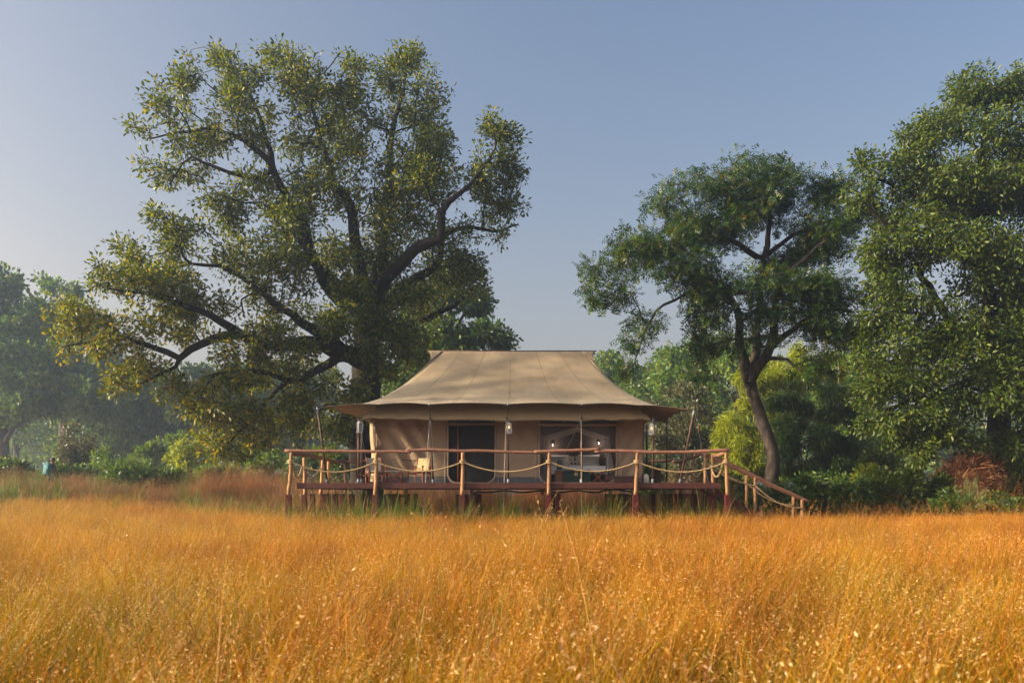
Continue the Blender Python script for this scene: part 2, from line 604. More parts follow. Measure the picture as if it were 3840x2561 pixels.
YB = ypx(1294, XL)
back = thing('rope_railing', 'rear log railing seen through the gap behind the tent', 'railing', (0, YB, DZ))
bz = P(1300, 1731, YB).z
bx = [-4.2, -1.6, 1.2, 3.9]
for i, x in enumerate(bx):
    post_obj(back, x, YB + .02, bz - .04, PIER - .02, (.02, 0), 71 + i, slot=False)
part(log_mb([(XL, YB + .01, bz), (-5, YB, bz + .03), (-2.5, YB, bz - .02), (-.4, YB, bz)], .058, .055, 75, 7, 10, .02), 'handrail', M['rail'], back, True)
part(log_mb([(-.6, YB + .1, bz), (2, YB + .1, bz + .02), (4.5, YB + .1, bz - .02), (XR, YB + .05, bz + .06)], .058, .055, 76, 7, 10, .02), 'handrail', M['rail'], back, True)
allx = [XL] + bx + [XR]
for i in range(5):
    part(rope_mb((allx[i], YB - .06, bz - .28), (allx[i + 1], YB - .06, bz - .28), .3, .024, 24, 60), 'rope', M['rope'], back, True)

right = thing('rope_railing', 'bent log railing along the deck end beside the stairs', 'railing', (XR, 31, DZ))
YS0, YS1 = ypx(2672, XR), ypx(2645, XR)      # the two sides of the stairs
rpx = [(2553, 1737), (2598, 1722), (2645, 1708), (2672, 1711)]
rpos = []
for i, (px, py) in enumerate(rpx):
    y = ypx(px, XR)
    z = P(px, py, y).z
    post_obj(right, XR, y, z, PIER - .02, ((.02, -.02, .03, 0)[i], .05), 81 + i, slot=False)
    part(MB().box((XR, y, .64), (.155, .155, 1.66), bev=.008), 'post_shoe', M['red'], right)
    rpos.append(Vector((XR - .06, y, z - .28)))
part(log_mb([Vector((XR, YB, bz)), P(2553, 1731, ypx(2553, XR)), P(2577, 1722, ypx(2577, XR)), P(2592, 1717, ypx(2592, XR)), P(2612, 1708, ypx(2612, XR)), P(2632, 1703, ypx(2632, XR)), P(2648, 1704, ypx(2648, XR))], .062, .055, 91, 7, 10, .014), 'handrail', M['rail'], right, True)
part(log_mb([Vector((XR, YS0 + .1, P(2672, 1708, YS0).z)), Vector((XR, 26.9, P(2690, 1706, 26.9).z)), Vector((XR, YF + .12, P(2716, 1697, YF).z))], .052, .05, 92, 7, 10, .014), 'handrail', M['rail'], right, True)
part(rope_mb((XR, YB, bz - .28), rpos[0], .25, .024, 24, 50), 'rope', M['rope'], right, True)
part(rope_mb(rpos[0], rpos[1], .36, .024, 24, 50), 'rope', M['rope'], right, True)
part(rope_mb(rpos[1], rpos[2], .36, .024, 24, 50), 'rope', M['rope'], right, True)
part(rope_mb(rpos[3], (XR - .06, YF + .06, P(0, 1731, YF).z), .40, .024, 24, 50), 'rope', M['rope'], right, True)

# ---------------------------------------------------------------- staircase
stair = thing('wooden_staircase', 'wooden stairs with sloping log handrails going down from the deck', 'stairs', (XR, YS0, 0))
NS = 8
rise, run = (DZ - .06) / NS, .36
for k in range(1, NS):
    x = X1 + .06 + run * (k - .5)
    part(MB().box((x, (YS0 + YS1) / 2, DZ - rise * k - .02), (run - .03, YS1 - YS0 - .14, .04), bev=.004), 'tread', M['deck'], stair)
for y in (YS0 + .02, YS1 - .02):
    L = NS * run
    an = math.atan2(rise, run)
    part(MB().box((X1 + .05 + L / 2, y, DZ - .16 - rise * NS / 2), (L / math.cos(an), .045, .2), ry=an), 'stringer', M['red'], stair)
for y, pa, pb, pp in ((YS0, (2668, 1709), (3036, 1881), ((2832, 1786), (3008, 1868))), (YS1, (2640, 1703), (3008, 1874), ((2800, 1778), (2975, 1858)))):
    a, b = P(*pa, y), P(*pb, y)
    part(log_mb([a, a.lerp(b, .35) + Vector((0, 0, .01)), a.lerp(b, .7) - Vector((0, 0, .012)), b], .058, .05, int(y * 10), 7, 10, .012), 'handrail', M['rail'], stair, True)
    pr = Vector((XR + .05, y - .06, a.z - .30))
    for j, q in enumerate(pp):
        t = P(*q, y)
        post_obj(stair, t.x, y, t.z - .03, ground_z(t.x, y) - .1, (.02, .02), int(y * 7) + j, slot=(y == YS0))
        at = Vector((t.x, y - .07, t.z - .30))
        part(rope_mb(pr, at, (.13, .2)[j], .024, 24, 60), 'rope', M['rope'], stair, True)
        pr = at

# cable slung under the deck
pts = []
for i, px in enumerate(np.linspace(1790, 2385, 26)):
    pts.append(P(px, 1843 + 3.5 * math.sin(i * 1.1) - (4 if px > 2250 else 0), 28.0))
tag(MB().tube([P(1775, 1868, 28.0), P(1778, 1850, 28.0)] + pts, .026, 6).build('power_cable', M['black'], None, True), 'thick black cable slung under the front of the deck', 'cable')

# ---------------------------------------------------------------- safari tent
TY = 30.5                                   # depth of the ridge
tent = thing('safari_tent', 'tan canvas safari tent with sweeping double roof on the deck', 'tent', (0, 29.8, DZ))


def roof_surface(ties, xr, xg, yr, zr, yg, zg, expo, seg=9, ns=26, sagup=.05, inward=.07, wr=.012, seed=0):
    """ties: closed loop of eave points, front ones first. Returns (verts, quads, fn) of a draped canvas roof"""
    loop = []
    n = len(ties)
    cen = Vector((0, yr, 0))
    for i in range(n):
        a, b = Vector(ties[i]), Vector(ties[(i + 1) % n])
        L = (b - a).length
        mid = (a + b) / 2
        d = (b - a).normalized()
        inn = Vector((-d.y, d.x, 0))
        if inn.dot(cen - mid) < 0:
            inn = -inn
        for k in range(seg):
            t = k / seg
            w = 4 * t * (1 - t)
            loop.append(a.lerp(b, t) + inn * w * inward * L * .5 + Vector((0, 0, 1)) * w * sagup)
    xs_ = [p.x for p in ties]
    xmin, xmax = min(xs_), max(xs_)
    ymin, ymax = min(p.y for p in ties), max(p.y for p in ties)

    def top_of(p):
        fx = (p.x - xmin) / (xmax - xmin) * 2 - 1
        fy = (p.y - ymin) / (ymax - ymin) * 2 - 1
        # which side of the hip
        if abs(fy) >= abs(fx) * .995 or abs(fy) > .86:
            x = max(-1, min(1, fx)) * xg
            if abs(x) <= xr:
                return Vector((x, yr, zr)), expo[0]
            u = (abs(x) - xr) / (xg - xr)
            return Vector((x, yr + math.copysign(yg * u, fy), zr + (zg - zr) * u ** .8)), expo[0] + (expo[1] - expo[0]) * u
        return Vector((math.copysign(xg, fx), yr + yg * max(-1, min(1, fy / .9)), zg)), expo[1]

    V = []
    for i, p in enumerate(loop):
        t, ex = top_of(p)
        for j in range(ns + 1):
            s = (j / ns) ** 1.15
            q = t.lerp(p, s)
            q.z = t.z + (p.z - t.z) * (1 - (1 - s) ** ex)
            q.z += wr * noise.noise((q.x * 1.3, q.y * 1.3, seed)) * math.sin(math.pi * min(1, s * 1.05))
            V.append(q)
    N = len(loop)
    Q = []
    for i in range(N):
        for j in range(ns):
            a, b = i * (ns + 1) + j, ((i + 1) % N) * (ns + 1) + j
            Q.append((a, a + 1, b + 1, b))
    return V, Q, loop, ns


def solid(o, t, off=1):
    md = o.modifiers.new('thickness', 'SOLIDIFY')
    md.thickness = t
    md.offset = off
    return o


FYF, FYB = 27.6, 33.4
zb = 4.25
fly_ties = [P(1202, 1528, FYF), P(1420, 1516, FYF), P(1610, 1516, FYF), P(1905, 1515, FYF), P(2182, 1516, FYF), P(2390, 1519, FYF), P(2594, 1538, FYF),
            P(2546, 1547, 30.2), P(2502, 1582, FYB), Vector((2.4, FYB, zb)), Vector((-.1, FYB, zb)), Vector((-2.6, FYB, zb)), P(1336, 1574, FYB), P(1283, 1549, 30.6)]
V, Q, loop, ns = roof_surface(fly_ties, 2.42, 2.82, TY, 6.46, .36, 6.09, (1.75, 2.25), sagup=.055, wr=.02)
me = np_mesh('fly_sheet', [tuple(v) for v in V], [np.array(Q)], smooth=True)
fly = link('fly_sheet', me, M['fly'], tent)
fly.matrix_parent_inverse = Matrix.Translation(tent.location).inverted()
solid(fly, .012, 0)
# webbing hem along the eave
N = len(loop)
hem = [V[i * (ns + 1) + ns] for i in range(N)]
part(MB().tube([h - Vector((0, 0, .006)) for h in hem] + [hem[0]], .016, 6, False), 'hem', M['seam'], tent, True)
# seams of the fly: along the columns nearest to where the photograph has them
for pxs in (1465, 1678, 1903, 2112, 2325):
    best = min(range(0, 9 * 6), key=lambda i: abs((hem[i].x / FYF * F_PX + CX) - pxs))
    col = [V[best * (ns + 1) + j] + Vector((0, -.004, .003)) for j in range(ns + 1)]
    part(MB().tube(col, .006, 5, False), 'seam', M['seam'], tent, True)
for s in (-1, 1):                            # ridge hoods over the gable vents
    tip = Vector((s * 2.93, TY, 6.475))
    rdg = Vector((s * 2.38, TY, 6.472))
    fpt, bpt = Vector((s * 2.83, TY - .37, 6.08)), Vector((s * 2.83, TY + .37, 6.08))
    mm = MB()
    for e in (fpt, bpt):
        grid = []
        for i in range(6):
            for j in range(6):
                u, w = i / 5, j / 5
                p = rdg.lerp(tip, u).lerp(e, w)
                p.x += -s * .06 * math.sin(math.pi * w) * u
                grid.append(p)
        fs = [(i * 6 + j, i * 6 + j + 1, (i + 1) * 6 + j + 1, (i + 1) * 6 + j) for i in range(5) for j in range(5)]
        mm.add(grid, fs)
    solid(part(mm, 'ridge_hood', M['fly'], tent, True), .012, 0)
    vm = MB()
    vm.add([fpt + Vector((-s * .03, .02, 0)), bpt + Vector((-s * .03, -.02, 0)), tip - Vector((s * .12, 0, .05))], [(0, 1, 2)])
    part(vm, 'vent', M['lining'], tent)
part(MB().tube([(-2.94, TY, 6.46), (2.94, TY, 6.46)], .028, 8), 'ridge_pole', M['pole'], tent, True)

AY = 28.3
aw_ties = [P(1353, 1573, AY), P(1490, 1573, AY), P(1612, 1577, AY), P(1900, 1579, AY), P(2180, 1579, AY), P(2310, 1576, AY), P(2446, 1577, AY),
           Vector((4.62, 30.7, 3.88)), Vector((4.6, 33.0, 3.88)), Vector((0, 33.0, 3.88)), Vector((-4.9, 33.0, 3.88)), Vector((-4.92, 30.7, 3.88))]
V2, Q2, loop2, ns2 = roof_surface(aw_ties, 2.0, 2.4, TY + .1, 5.75, .3, 5.5, (.78, .85), seg=12, sagup=.045, inward=.02, wr=.05, seed=4)
# pulled diagonal creases near the corners of the awning
for k, v in enumerate(V2):
    if v.y < 29.2:
        f = math.exp(-((abs(v.x + .15) - 4.1) / 1.1) ** 2)
        v.z += .022 * f * math.sin((v.x * 1.0 + math.copysign(1, v.x) * (29.5 - v.y) * 1.3) * 9)
awn = link('awning', np_mesh('awning', [tuple(v) for v in V2], [np.array(Q2)], smooth=True), M['inner'], tent)
awn.matrix_parent_inverse = Matrix.Translation(tent.location).inverted()
solid(awn, .01, 0)
N2 = len(loop2)
hem2 = [V2[i * (ns2 + 1) + ns2] for i in range(N2)]
part(MB().tube([h - Vector((0, 0, .006)) for h in hem2] + [hem2[0]], .013, 6, False), 'awning_hem', M['seam'], tent, True)

# walls --------------------------------------------------------
WY, WB = 29.8, 32.75
WXL, WXR = P(1409, 0, WY).x, P(2411, 0, WY).x
WZ = 4.65


def rounded(cx, x0, x1, z0, z1, r):
    out = [(x0, z1), (x0, z0 + r)]
    out += [(x0 + r - r * math.cos(a), z0 + r - r * math.sin(a)) for a in np.linspace(0, math.pi / 2, 8)[1:]]
    out += [(x1 - r + r * math.sin(a), z0 + r - r * math.cos(a)) for a in np.linspace(0, math.pi / 2, 8)]
    out += [(x1, z1)]
    return out


def inside(x, z, op):
    x0, x1, z0, z1, r = op
    if not (x0 < x < x1 and z0 < z < z1):
        return False
    for cx_ in (x0 + r, x1 - r):
        if z < z0 + r and ((cx_ == x0 + r and x < cx_) or (cx_ == x1 - r and x > cx_)):
            if (x - cx_) ** 2 + (z - z0 - r) ** 2 > r * r:
                return False
    return True


ops = [(P(1680, 0, WY).x, P(1858, 0, WY).x, DZ + .03, P(0, 1592, WY).z, .34),
       (P(2023, 0, WY).x, P(2312, 0, WY).x, DZ + .03, P(0, 1595, WY).z, .34)]
SK = 2.05                                    # top of the grey skirt


def wall_disp(x, z):
    d = .012 * noise.noise((x * .8, z * .8, 2))
    f = math.exp(-((x + 3.6) / .75) ** 2)
    u = (x + 3.9) * .85 + (z - 3.0) * .55
    d += .05 * f * math.sin(u * 11) * sstep(2.0, 2.5, z) * (1 - sstep(3.9, 4.2, z) * .6)
    f2 = math.exp(-((x - 4.0) / .5) ** 2)
    d += .022 * f2 * math.sin(((x - 3.6) - (z - 2.6) * .7) * 12)
    d += .006 * math.sin(x * 9 + z)
    return d


def wall_grid(z0, z1, st, dy):
    gx = np.linspace(WXL, WXR, int((WXR - WXL) / st) + 1)
    gz = np.linspace(z0, z1, max(2, int((z1 - z0) / st) + 1))
    vv = [(x, WY + dy + wall_disp(x, z), z) for z in gz for x in gx]
    fq = []
    nxx = len(gx)
    for j in range(len(gz) - 1):
        for i in range(nxx - 1):
            x, z = (gx[i] + gx[i + 1]) / 2, (gz[j] + gz[j + 1]) / 2
            if any(inside(x, z, o_) for o_ in ops):
                continue
            a = j * nxx + i
            fq.append((a, a + 1, a + nxx + 1, a + nxx))
    used = sorted({i for f in fq for i in f})
    mp = {u: k for k, u in enumerate(used)}
    m = MB()
    m.add([vv[u] for u in used], [[mp[i] for i in f] for f in fq])
    return m


solid(part(wall_grid(SK, WZ, .042, 0), 'front_wall', M['wall'], tent, True), .008)
solid(part(wall_grid(DZ + .005, SK + .0, .042, 0.0), 'skirt', M['skirt'], tent, True), .012)
for i, op in enumerate(ops):
    out = rounded(0, *op[:4], op[4])
    part(MB().tube([(x, WY - .012 + wall_disp(x, z), z) for x, z in out], .03, 6), 'opening_binding', M['wall'], tent, True)
    m = MB()
    zz = op[3]
    m.tube([(op[0] - .06, WY - .05, zz + .02), (op[1] + .08, WY - .05, zz + .02)], .05, 8)
    part(m, 'lintel_fold', M['wall'], tent, True)
    rl = part(MB().tube([(op[0] + .02 + t * (op[1] - op[0] - .04), WY - .10, zz + .16 - .03 * math.sin(math.pi * t)) for t in np.linspace(0, 1, 9)], .10, 10), 'blind_roll', M['navy'], tent, True)
    for t in ((.16, .5, .84) if i == 0 else (.1, .32, .6, .92)):
        x = op[0] + t * (op[1] - op[0])
        st = part(MB().tube([(x, WY - .10 + .112 * math.cos(a), zz + .16 - .03 * math.sin(math.pi * t) + .112 * math.sin(a)) for a in np.linspace(0, 2 * math.pi, 13)], .014, 5, False), 'strap', M['leather'], rl, True)
        st.matrix_parent_inverse = Matrix.Identity(4)
        rl.matrix_parent_inverse = Matrix.Translation(tent.location).inverted()
o = ops[0]
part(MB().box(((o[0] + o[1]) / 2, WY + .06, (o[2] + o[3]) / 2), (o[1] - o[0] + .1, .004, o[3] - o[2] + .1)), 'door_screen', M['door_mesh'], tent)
part(MB().tube([(-1.84, WY + .03, 1.9), (-1.84, WY + .03, 3.9)], .028, 6), 'door_pole', M['chairwood'], tent, True)
o = ops[1]
part(MB().box(((o[0] + o[1]) / 2, WY + .06, (o[2] + o[3]) / 2), (o[1] - o[0] + .1, .004, o[3] - o[2] + .1)), 'window_screen', M['window_mesh'], tent)
for px in (1669, 1868, 2010, 2329):
    x = P(px, 0, WY).x
    part(MB().tube([(x, WY - .025 + wall_disp(x, z), z) for z in np.linspace(1.86, 4.1, 20)], .011, 5), 'piping', M['cordgrey'], tent, True)
x = P(1550, 0, WY).x
part(MB().tube([(P(px, 0, WY).x, WY - .03, P(0, py, WY).z) for px, py in ((1470, 1723), (1500, 1724), (1560, 1726), (1628, 1727))], .012, 5), 'pocket_seam', M['lining'], tent, True)
for s, x in ((-1, WXL), (1, WXR)):
    m = MB()
    gy = np.linspace(WY, WB, 30)
    gz = np.linspace(DZ, WZ, 24)
    m.add([(x + s * .03 * math.sin(y * 5 + z) * (z < 4.4), y, z) for z in gz for y in gy], [(j * 30 + i, j * 30 + i + 1, (j + 1) * 30 + i + 1, (j + 1) * 30 + i) for j in range(23) for i in range(29)])
    solid(part(m, 'side_wall', M['wall'], tent, True), .01)
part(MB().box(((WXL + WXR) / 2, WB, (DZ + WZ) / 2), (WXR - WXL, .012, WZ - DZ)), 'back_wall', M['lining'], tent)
part(MB().box(((WXL + WXR) / 2, (WY + WB) / 2, DZ + .012), (WXR - WXL - .1, WB - WY - .1, .012)), 'floor_sheet', M['skirt'], tent)
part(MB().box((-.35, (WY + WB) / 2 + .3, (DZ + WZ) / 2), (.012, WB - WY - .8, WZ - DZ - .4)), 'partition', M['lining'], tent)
# corner flap of the left wall catching the sun
m = MB()
gz = np.linspace(1.9, 4.1, 16)
m.add([(WXL - .16 + k * .05 + .03 * math.sin(z * 3), WY - .05 - .05 * k + .02 * math.sin(z * 7), z) for z in gz for k in range(4)], [(j * 4 + i, j * 4 + i + 1, (j + 1) * 4 + i + 1, (j + 1) * 4 + i) for j in range(15) for i in range(3)])
solid(part(m, 'corner_flap', M['inner'], tent, True), .01)


def pole(pts, r=.034, sleeve=True, mat='pole'):
    p = part(MB().tube(pts, r, 9), 'pole', M[mat], tent, True)
    if sleeve:
        a, b = Vector(pts[0]), Vector(pts[-1])
        d = (b - a).normalized()
        s_ = MB().tube([a + d * .004, a + d * .15], r * 1.3, 10).tube([a, a + d * .012], r * 2.2, 10).build('metal_sleeve', M['steel'], p, True)
        if (b - a).length > 1.9:
            MB().tube([b - d * .26, b - d * .04], r * 1.12, 9).build('metal_sleeve', M['steel'], p, True)
    return p


def gz_(p):
    return Vector((p.x, p.y, ground_z(p.x, p.y)))


tops = []
for pt, pb in ((1345, 1344), (1357, 1356), (1612, 1625), (1900, 1907), (2180, 2180), (2449, 2448)):
    yy = AY - .03 + (.25 if pt == 1357 else 0)
    t, b = P(pt, 1565, yy), P(pb, 1808, yy)
    b.z = DZ
    pole([b, b.lerp(t, .5), t], .036)
    if pt != 1357:
        tops.append(t)
for px, y, pyt in ((1406, 30.6, 1585), (2425, 31.2, 1590), (2500, FYB, 1584), (1338, FYB, 1578)):
    t = P(px, pyt, y)
    pole([(t.x, y, DZ), (t.x, y, (DZ + t.z) / 2), tuple(t)], .033)
lt, rt = P(1190, 1523, 27.35), P(2604, 1534, 27.35)
lb, rb = P(1228, 1808, 27.9), P(2549, 1808, 27.9)
lb.z = rb.z = DZ
pole([lb, lb.lerp(lt, .5), lt], .034)
pole([rb, rb.lerp(rt, .5), rt], .034)


def guy(a, b, r=.0085, mat='cord', sag=.0):
    a, b = Vector(a), Vector(b)
    return part(MB().tube([a.lerp(b, t) - Vector((0, 0, 4 * sag * t * (1 - t))) for t in np.linspace(0, 1, 7)], r, 5), 'guy_rope', M[mat], tent, True)


guy(lt, fly_ties[0], .012)
guy(rt, fly_ties[6], .012)
guy(lt, gz_(P(1040, 0, 27.2)))
guy(lt, gz_(P(1130, 0, 26.4)), .006)
guy(fly_ties[13], gz_(P(1075, 0, 29)))
guy(fly_ties[12], gz_(P(1120, 0, 31)))
guy(rt, gz_(P(2700, 0, 26.6)))
guy(fly_ties[7], gz_(P(2745, 0, 29)), .008)
guy(fly_ties[8], gz_(P(2690, 0, 31)), .008)
guy(tops[4] + Vector((0, 0, -.02)), P(2640, 1808, 27.2), .008)
guy(tops[4] + Vector((0, 0, -.02)), P(2690, 1808, 30.2), .008)
guy(tops[0], P(1386, 1806, 28.9), .008, 'cordgrey')
guy(tops[1] + Vector((0, -.04, -.05)), gz_(P(1580, 0, 25.5)), .008, 'cordgrey')
guy(tops[1] + Vector((0, -.04, -.05)), P(1418, 1806, 28.4), .008)
guy(tops[1] + Vector((.02, -.04, -.05)), P(1632, 1800, 28.2), .008, 'cordgrey')
guy(tops[2] + Vector((-.02, -.04, -.05)), gz_(P(1884, 0, 25.5)), .008, 'cordgrey')
guy(tops[2] + Vector((0, 0, -.1)), P(2040, 1808, 29.3), .006, 'cordgrey')
guy(tops[3] + Vector((0, -.04, -.05)), gz_(P(2181, 0, 25.5)), .008, 'cordgrey')
guy(tops[3] + Vector((0, 0, -.05)), P(2100, 1735, 29.4), .006, 'cordgrey')
for i, k in enumerate((2, 3, 4)):
    guy(fly_ties[k], tops[i + 1] + Vector((.02, 0, .02)), .009)
    b_ = fly_ties[k]
    part(MB().lathe(b_ + Vector((0, -.02, -.05)), [(.012, 0), (.035, .015), (.04, .04), (.02, .06)], 8), 'tie_toggle', M['steel'], tent, True)
part(MB().box(P(2622, 1605, 27.2), (.06, .06, .2), rx=.2, bev=.01), 'rope_tensioner', M['leather'], tent)

# ---------------------------------------------------------------- lanterns
bulb_on = plain_mat('warm_bulb', (1, .8, .5), .5, emit=(1, .62, .25), estr=3)
frost = plain_mat('frosted_glass', (.42, .45, .5), .35)
pale_metal = plain_mat('pale_painted_metal', (.62, .60, .55), .5)
for i, (px, py, hung, lab) in enumerate(((1350, 1603, 1, 'pale metal lantern hanging from the corner pole nearest the big tree'), (1909, 1607, 1, 'glowing square lantern tilted on the middle front tent pole'), (2443, 1611, 1, 'lantern with warm bulb on the tent corner pole nearest the stairs'))):
    c = P(px, py, AY - .12)
    w, h = .135, .30
    L = thing('hanging_lantern', lab, 'lantern', tuple(c), (.5, .12, -.2)[i], 'lanterns on the front tent poles')
    L.rotation_euler = (0, (.06, -.10, .02)[i], (.6, .15, -.25)[i])
    fr = MB()
    for sx in (-1, 1):
        for sy in (-1, 1):
            fr.box((sx * w / 2, sy * w / 2, 0), (.016, .016, h))
    for z in (-h / 2, h / 2):
        for s in (-1, 1):
            fr.box((0, s * w / 2, z), (w - .018, .016, .018))
            fr.box((s * w / 2, 0, z), (.016, w - .018, .018))
    fr.box((0, 0, h / 2 + .015), (w * .98, w * .98, .012)).box((0, 0, h / 2 + .035), (w * .5, w * .5, .03)).box((0, 0, -h / 2 - .012), (w * .98, w * .98, .01))
    fr.build('frame', pale_metal, L)
    for k in range(4):
        an = k * math.pi / 2
        g = MB().box((0, w / 2 - .004, 0), (w - .018, .003, h - .02)).build('glass_pane', screen_mat('lantern_glass', (.45, .47, .5), .42), L)
        g.rotation_euler.z = an
    if i:
        MB().lathe((0, 0, .0), [(.003, 0), (.022, .012), (.03, .04), (.022, .065), (.012, .08), (.012, .1)], 10).build('bulb', bulb_on, L, True)
    MB().lathe((0, 0, -.14), [(.03, 0), (.03, .05), (.012, .06), (.012, .13)], 8).build('lamp_holder', M['steel'], L, True)
    MB().tube([(.0, 0, h / 2 + .05), (.03, 0, h / 2 + .09), (.0, 0, h / 2 + .14), (-.03, 0, h / 2 + .10), (0, 0, h / 2 + .05)], .006, 5, False).build('hook', M['steel'], L, True)

# ---------------------------------------------------------------- chairs on the verandah
def camp_chair(loc, rz, label, canvas):
    t = thing('camp_chair', label, 'chair', loc, rz, 'camp chairs on the verandah')
    prof = [(.016, 0), (.02, .06), (.026, .14), (.028, .22), (.02, .26), (.027, .30), (.03, .36), (.03, .44), (.018, .47), (.022, .52), (.03, .545), (.034, .57), (.026, .60), (.012, .615)]
    lm = MB().lathe((0, 0, 0), prof, 9).mesh('leg', True)
    lm.materials.append(M['chairwood'])
    for x in (-.28, .28):
        for y in (-.25, .25):
            link('leg', lm, None, t, (x, y, 0))
    for s in (-1, 1):
        MB().tube([(s * .28, -.25, .34), (s * .28, .25, .34)], .016, 8).build('side_rail', M['chairwood'], t, True)
        MB().tube([(-.28, s * .25, .37), (.28, s * .25, .37)], .018, 8).build('cross_rail', M['chairwood'], t, True)
        MB().box((s * .28, 0, .585 - .01), (.045, .52, .007)).build('arm_strap', M['leather'], t)
        MB().tube([(s * .245, .20, .38), (s * .245, .34, .90)], .013, 7).build('back_upright', M['chairwood'], t, True)
    m = MB()
    n = 9
    top, bot = [], []
    for i in range(n):
        u = i / (n - 1)
        for j in range(n):
            w = j / (n - 1)
            top.append((-.27 + .54 * u, -.25 + .5 * w, .395 - .035 * math.sin(math.pi * u) * (.5 + .5 * math.sin(math.pi * w))))
    m.add(top, [(i * n + j, (i + 1) * n + j, (i + 1) * n + j + 1, i * n + j + 1) for i in range(n - 1) for j in range(n - 1)])
    solid(m.build('seat', canvas, t, True), .02, 1)
    m = MB()
    g = []
    for i in range(n):
        u = i / (n - 1)
        for j in range(n):
            w = j / (n - 1)
            g.append((-.262 + .524 * u, .215 + .125 * w + .035 * math.sin(math.pi * u), .44 + .43 * w))
    m.add(g, [(i * n + j, (i + 1) * n + j, (i + 1) * n + j + 1, i * n + j + 1) for i in range(n - 1) for j in range(n - 1)])
    solid(m.build('backrest', canvas, t, True), .012, 0)
    return t


c1, c2 = P(1410, 1808, 29.1), P(1566, 1808, 29.1)
camp_chair((c1.x, c1.y, DZ), R(22), 'camp chair with grey canvas back beside the tent corner pole', M['greycanvas'])
camp_chair((c2.x + .05, c2.y, DZ), R(-24), 'camp chair with yellow canvas back beside the dark tent door', M['chaircanvas'])

c = P(1478, 1808, 29.0)
st = thing('folding_stool', 'low folding stool with canvas top and crossed legs between the camp chairs', 'stool', (c.x, c.y, DZ), R(4))
for y in (-.2, .2):
    for s in (-1, 1):
        MB().box((0, y + s * .012, .2), (.035, .02, .56), ry=s * .92).build('leg', M['chairwood'], st)
for s in (-1, 1):
    for y in (-.2, .2):
        MB().tube([(s * .25, y, 0), (s * .25, y, .41)], .022, 8).build('post', M['chairwood'], st, True)
    MB().tube([(s * .25, -.24, .38), (s * .25, .24, .38)], .02, 8).build('top_rail', M['chairwood'], st, True)
MB().box((0, 0, .415), (.5, .46, .035), bev=.014).build('canvas_top', M['greycanvas'], st)

# ---------------------------------------------------------------- bed and things inside
BY0, BY1 = 30.55, 32.55
bxc = P(2162, 0, 31).x
bw_ = 1.92
bed = thing('double_bed', 'wide bed with white linen seen through the tent window', 'bed', (bxc, (BY0 + BY1) / 2, DZ))
hy = (BY1 - BY0) / 2
MB().box((0, 0, .22), (bw_, hy * 2 - .06, .26), bev=.02).build('base', M['brownwood'], bed)
for sx in (-1, 1):
    for sy in (-1, 1):
        MB().box((sx * (bw_ / 2 - .1), sy * (hy - .12), .047), (.09, .09, .09)).build('leg', M['brownwood'], bed)
MB().box((0, 0, .47), (bw_ + .02, hy * 2 - .02, .24), bev=.05).build('mattress', M['linen'], bed, True)
MB().box((0, -.32, .50), (bw_ + .08, hy * 1.45, .30), bev=.05).build('bedspread', M['linen'], bed, True)
MB().box((0, -.15, .66), (bw_ + .10, .28, .02), bev=.006).build('runner', M['mustard'], bed)
MB().box((0, hy + .04, .72), (bw_ + .1, .06, .9), bev=.02).build('headboard', M['brownwood'], bed)


def pillow_mesh(w, h, d):
    bm = bmesh.new()
    bmesh.ops.create_cube(bm, size=1)
    bmesh.ops.subdivide_edges(bm, edges=bm.edges[:], cuts=7, use_grid_fill=True)
    for v in bm.verts:
        x, y, z = v.co.x * 2, v.co.y * 2, v.co.z * 2
        f = (1 - abs(x) ** 4) * (1 - abs(z) ** 4)
        v.co = Vector((x * w / 2 * (1 - .07 * (1 - abs(z) ** 2)), y * d / 2 * (.12 + .88 * max(0, f) ** .5), z * h / 2 * (1 - .07 * (1 - abs(x) ** 2))))
    me = bpy.data.meshes.new('pillow')
    bm.to_mesh(me)
    bm.free()
    me.polygons.foreach_set('use_smooth', np.ones(len(me.polygons), dtype=bool))
    return me


m, nt, b = new_mat('spotted_cloth')
tc = nt.nodes.new('ShaderNodeTexCoord')
mp = nt.nodes.new('ShaderNodeMapping')
mp.inputs['Scale'].default_value = (7, 0.01, 7)
vo = nt.nodes.new('ShaderNodeTexVoronoi')
vo.inputs['Scale'].default_value = 1
vo.inputs['Randomness'].default_value = .35
mt_ = nt.nodes.new('ShaderNodeMath')
mt_.operation = 'LESS_THAN'
mt_.inputs[1].default_value = .27
mx = nt.nodes.new('ShaderNodeMix')
mx.data_type = 'RGBA'
mx.inputs[6].default_value = (.75, .72, .70, 1)
mx.inputs[7].default_value = (.09, .07, .06, 1)
nt.links.new(tc.outputs['Object'], mp.inputs[0])
nt.links.new(mp.outputs[0], vo.inputs['Vector'])
nt.links.new(vo.outputs['Distance'], mt_.inputs[0])
nt.links.new(mt_.outputs[0], mx.inputs[0])
nt.links.new(mx.outputs[2], b.inputs['Base Color'])
b.inputs['Roughness'].default_value = .9
M['spots'] = m
pz = DZ + .59
for x, y, z, w, h, mat, tilt, lab in ((-.58, 32.15, .27, .78, .52, 'linen', -.45, 'big plain white pillow beside the spotted cushion, nearer the bed lamp by the chest'),
                                     (.55, 32.15, .27, .80, .54, 'linen', -.45, 'big plain white pillow beside the spotted cushion, nearer the stairs'),
                                     (-.02, 31.85, .25, .50, .46, 'spots', -.4, 'small cushion with dark spots leaning in the middle of the bed')):
    o = link('pillow', pillow_mesh(w, h, .2), M[mat], None, (bxc + x, y, pz + z), (tilt, 0, 0))
    tag(o, lab, 'pillow', 'pillows on the bed')

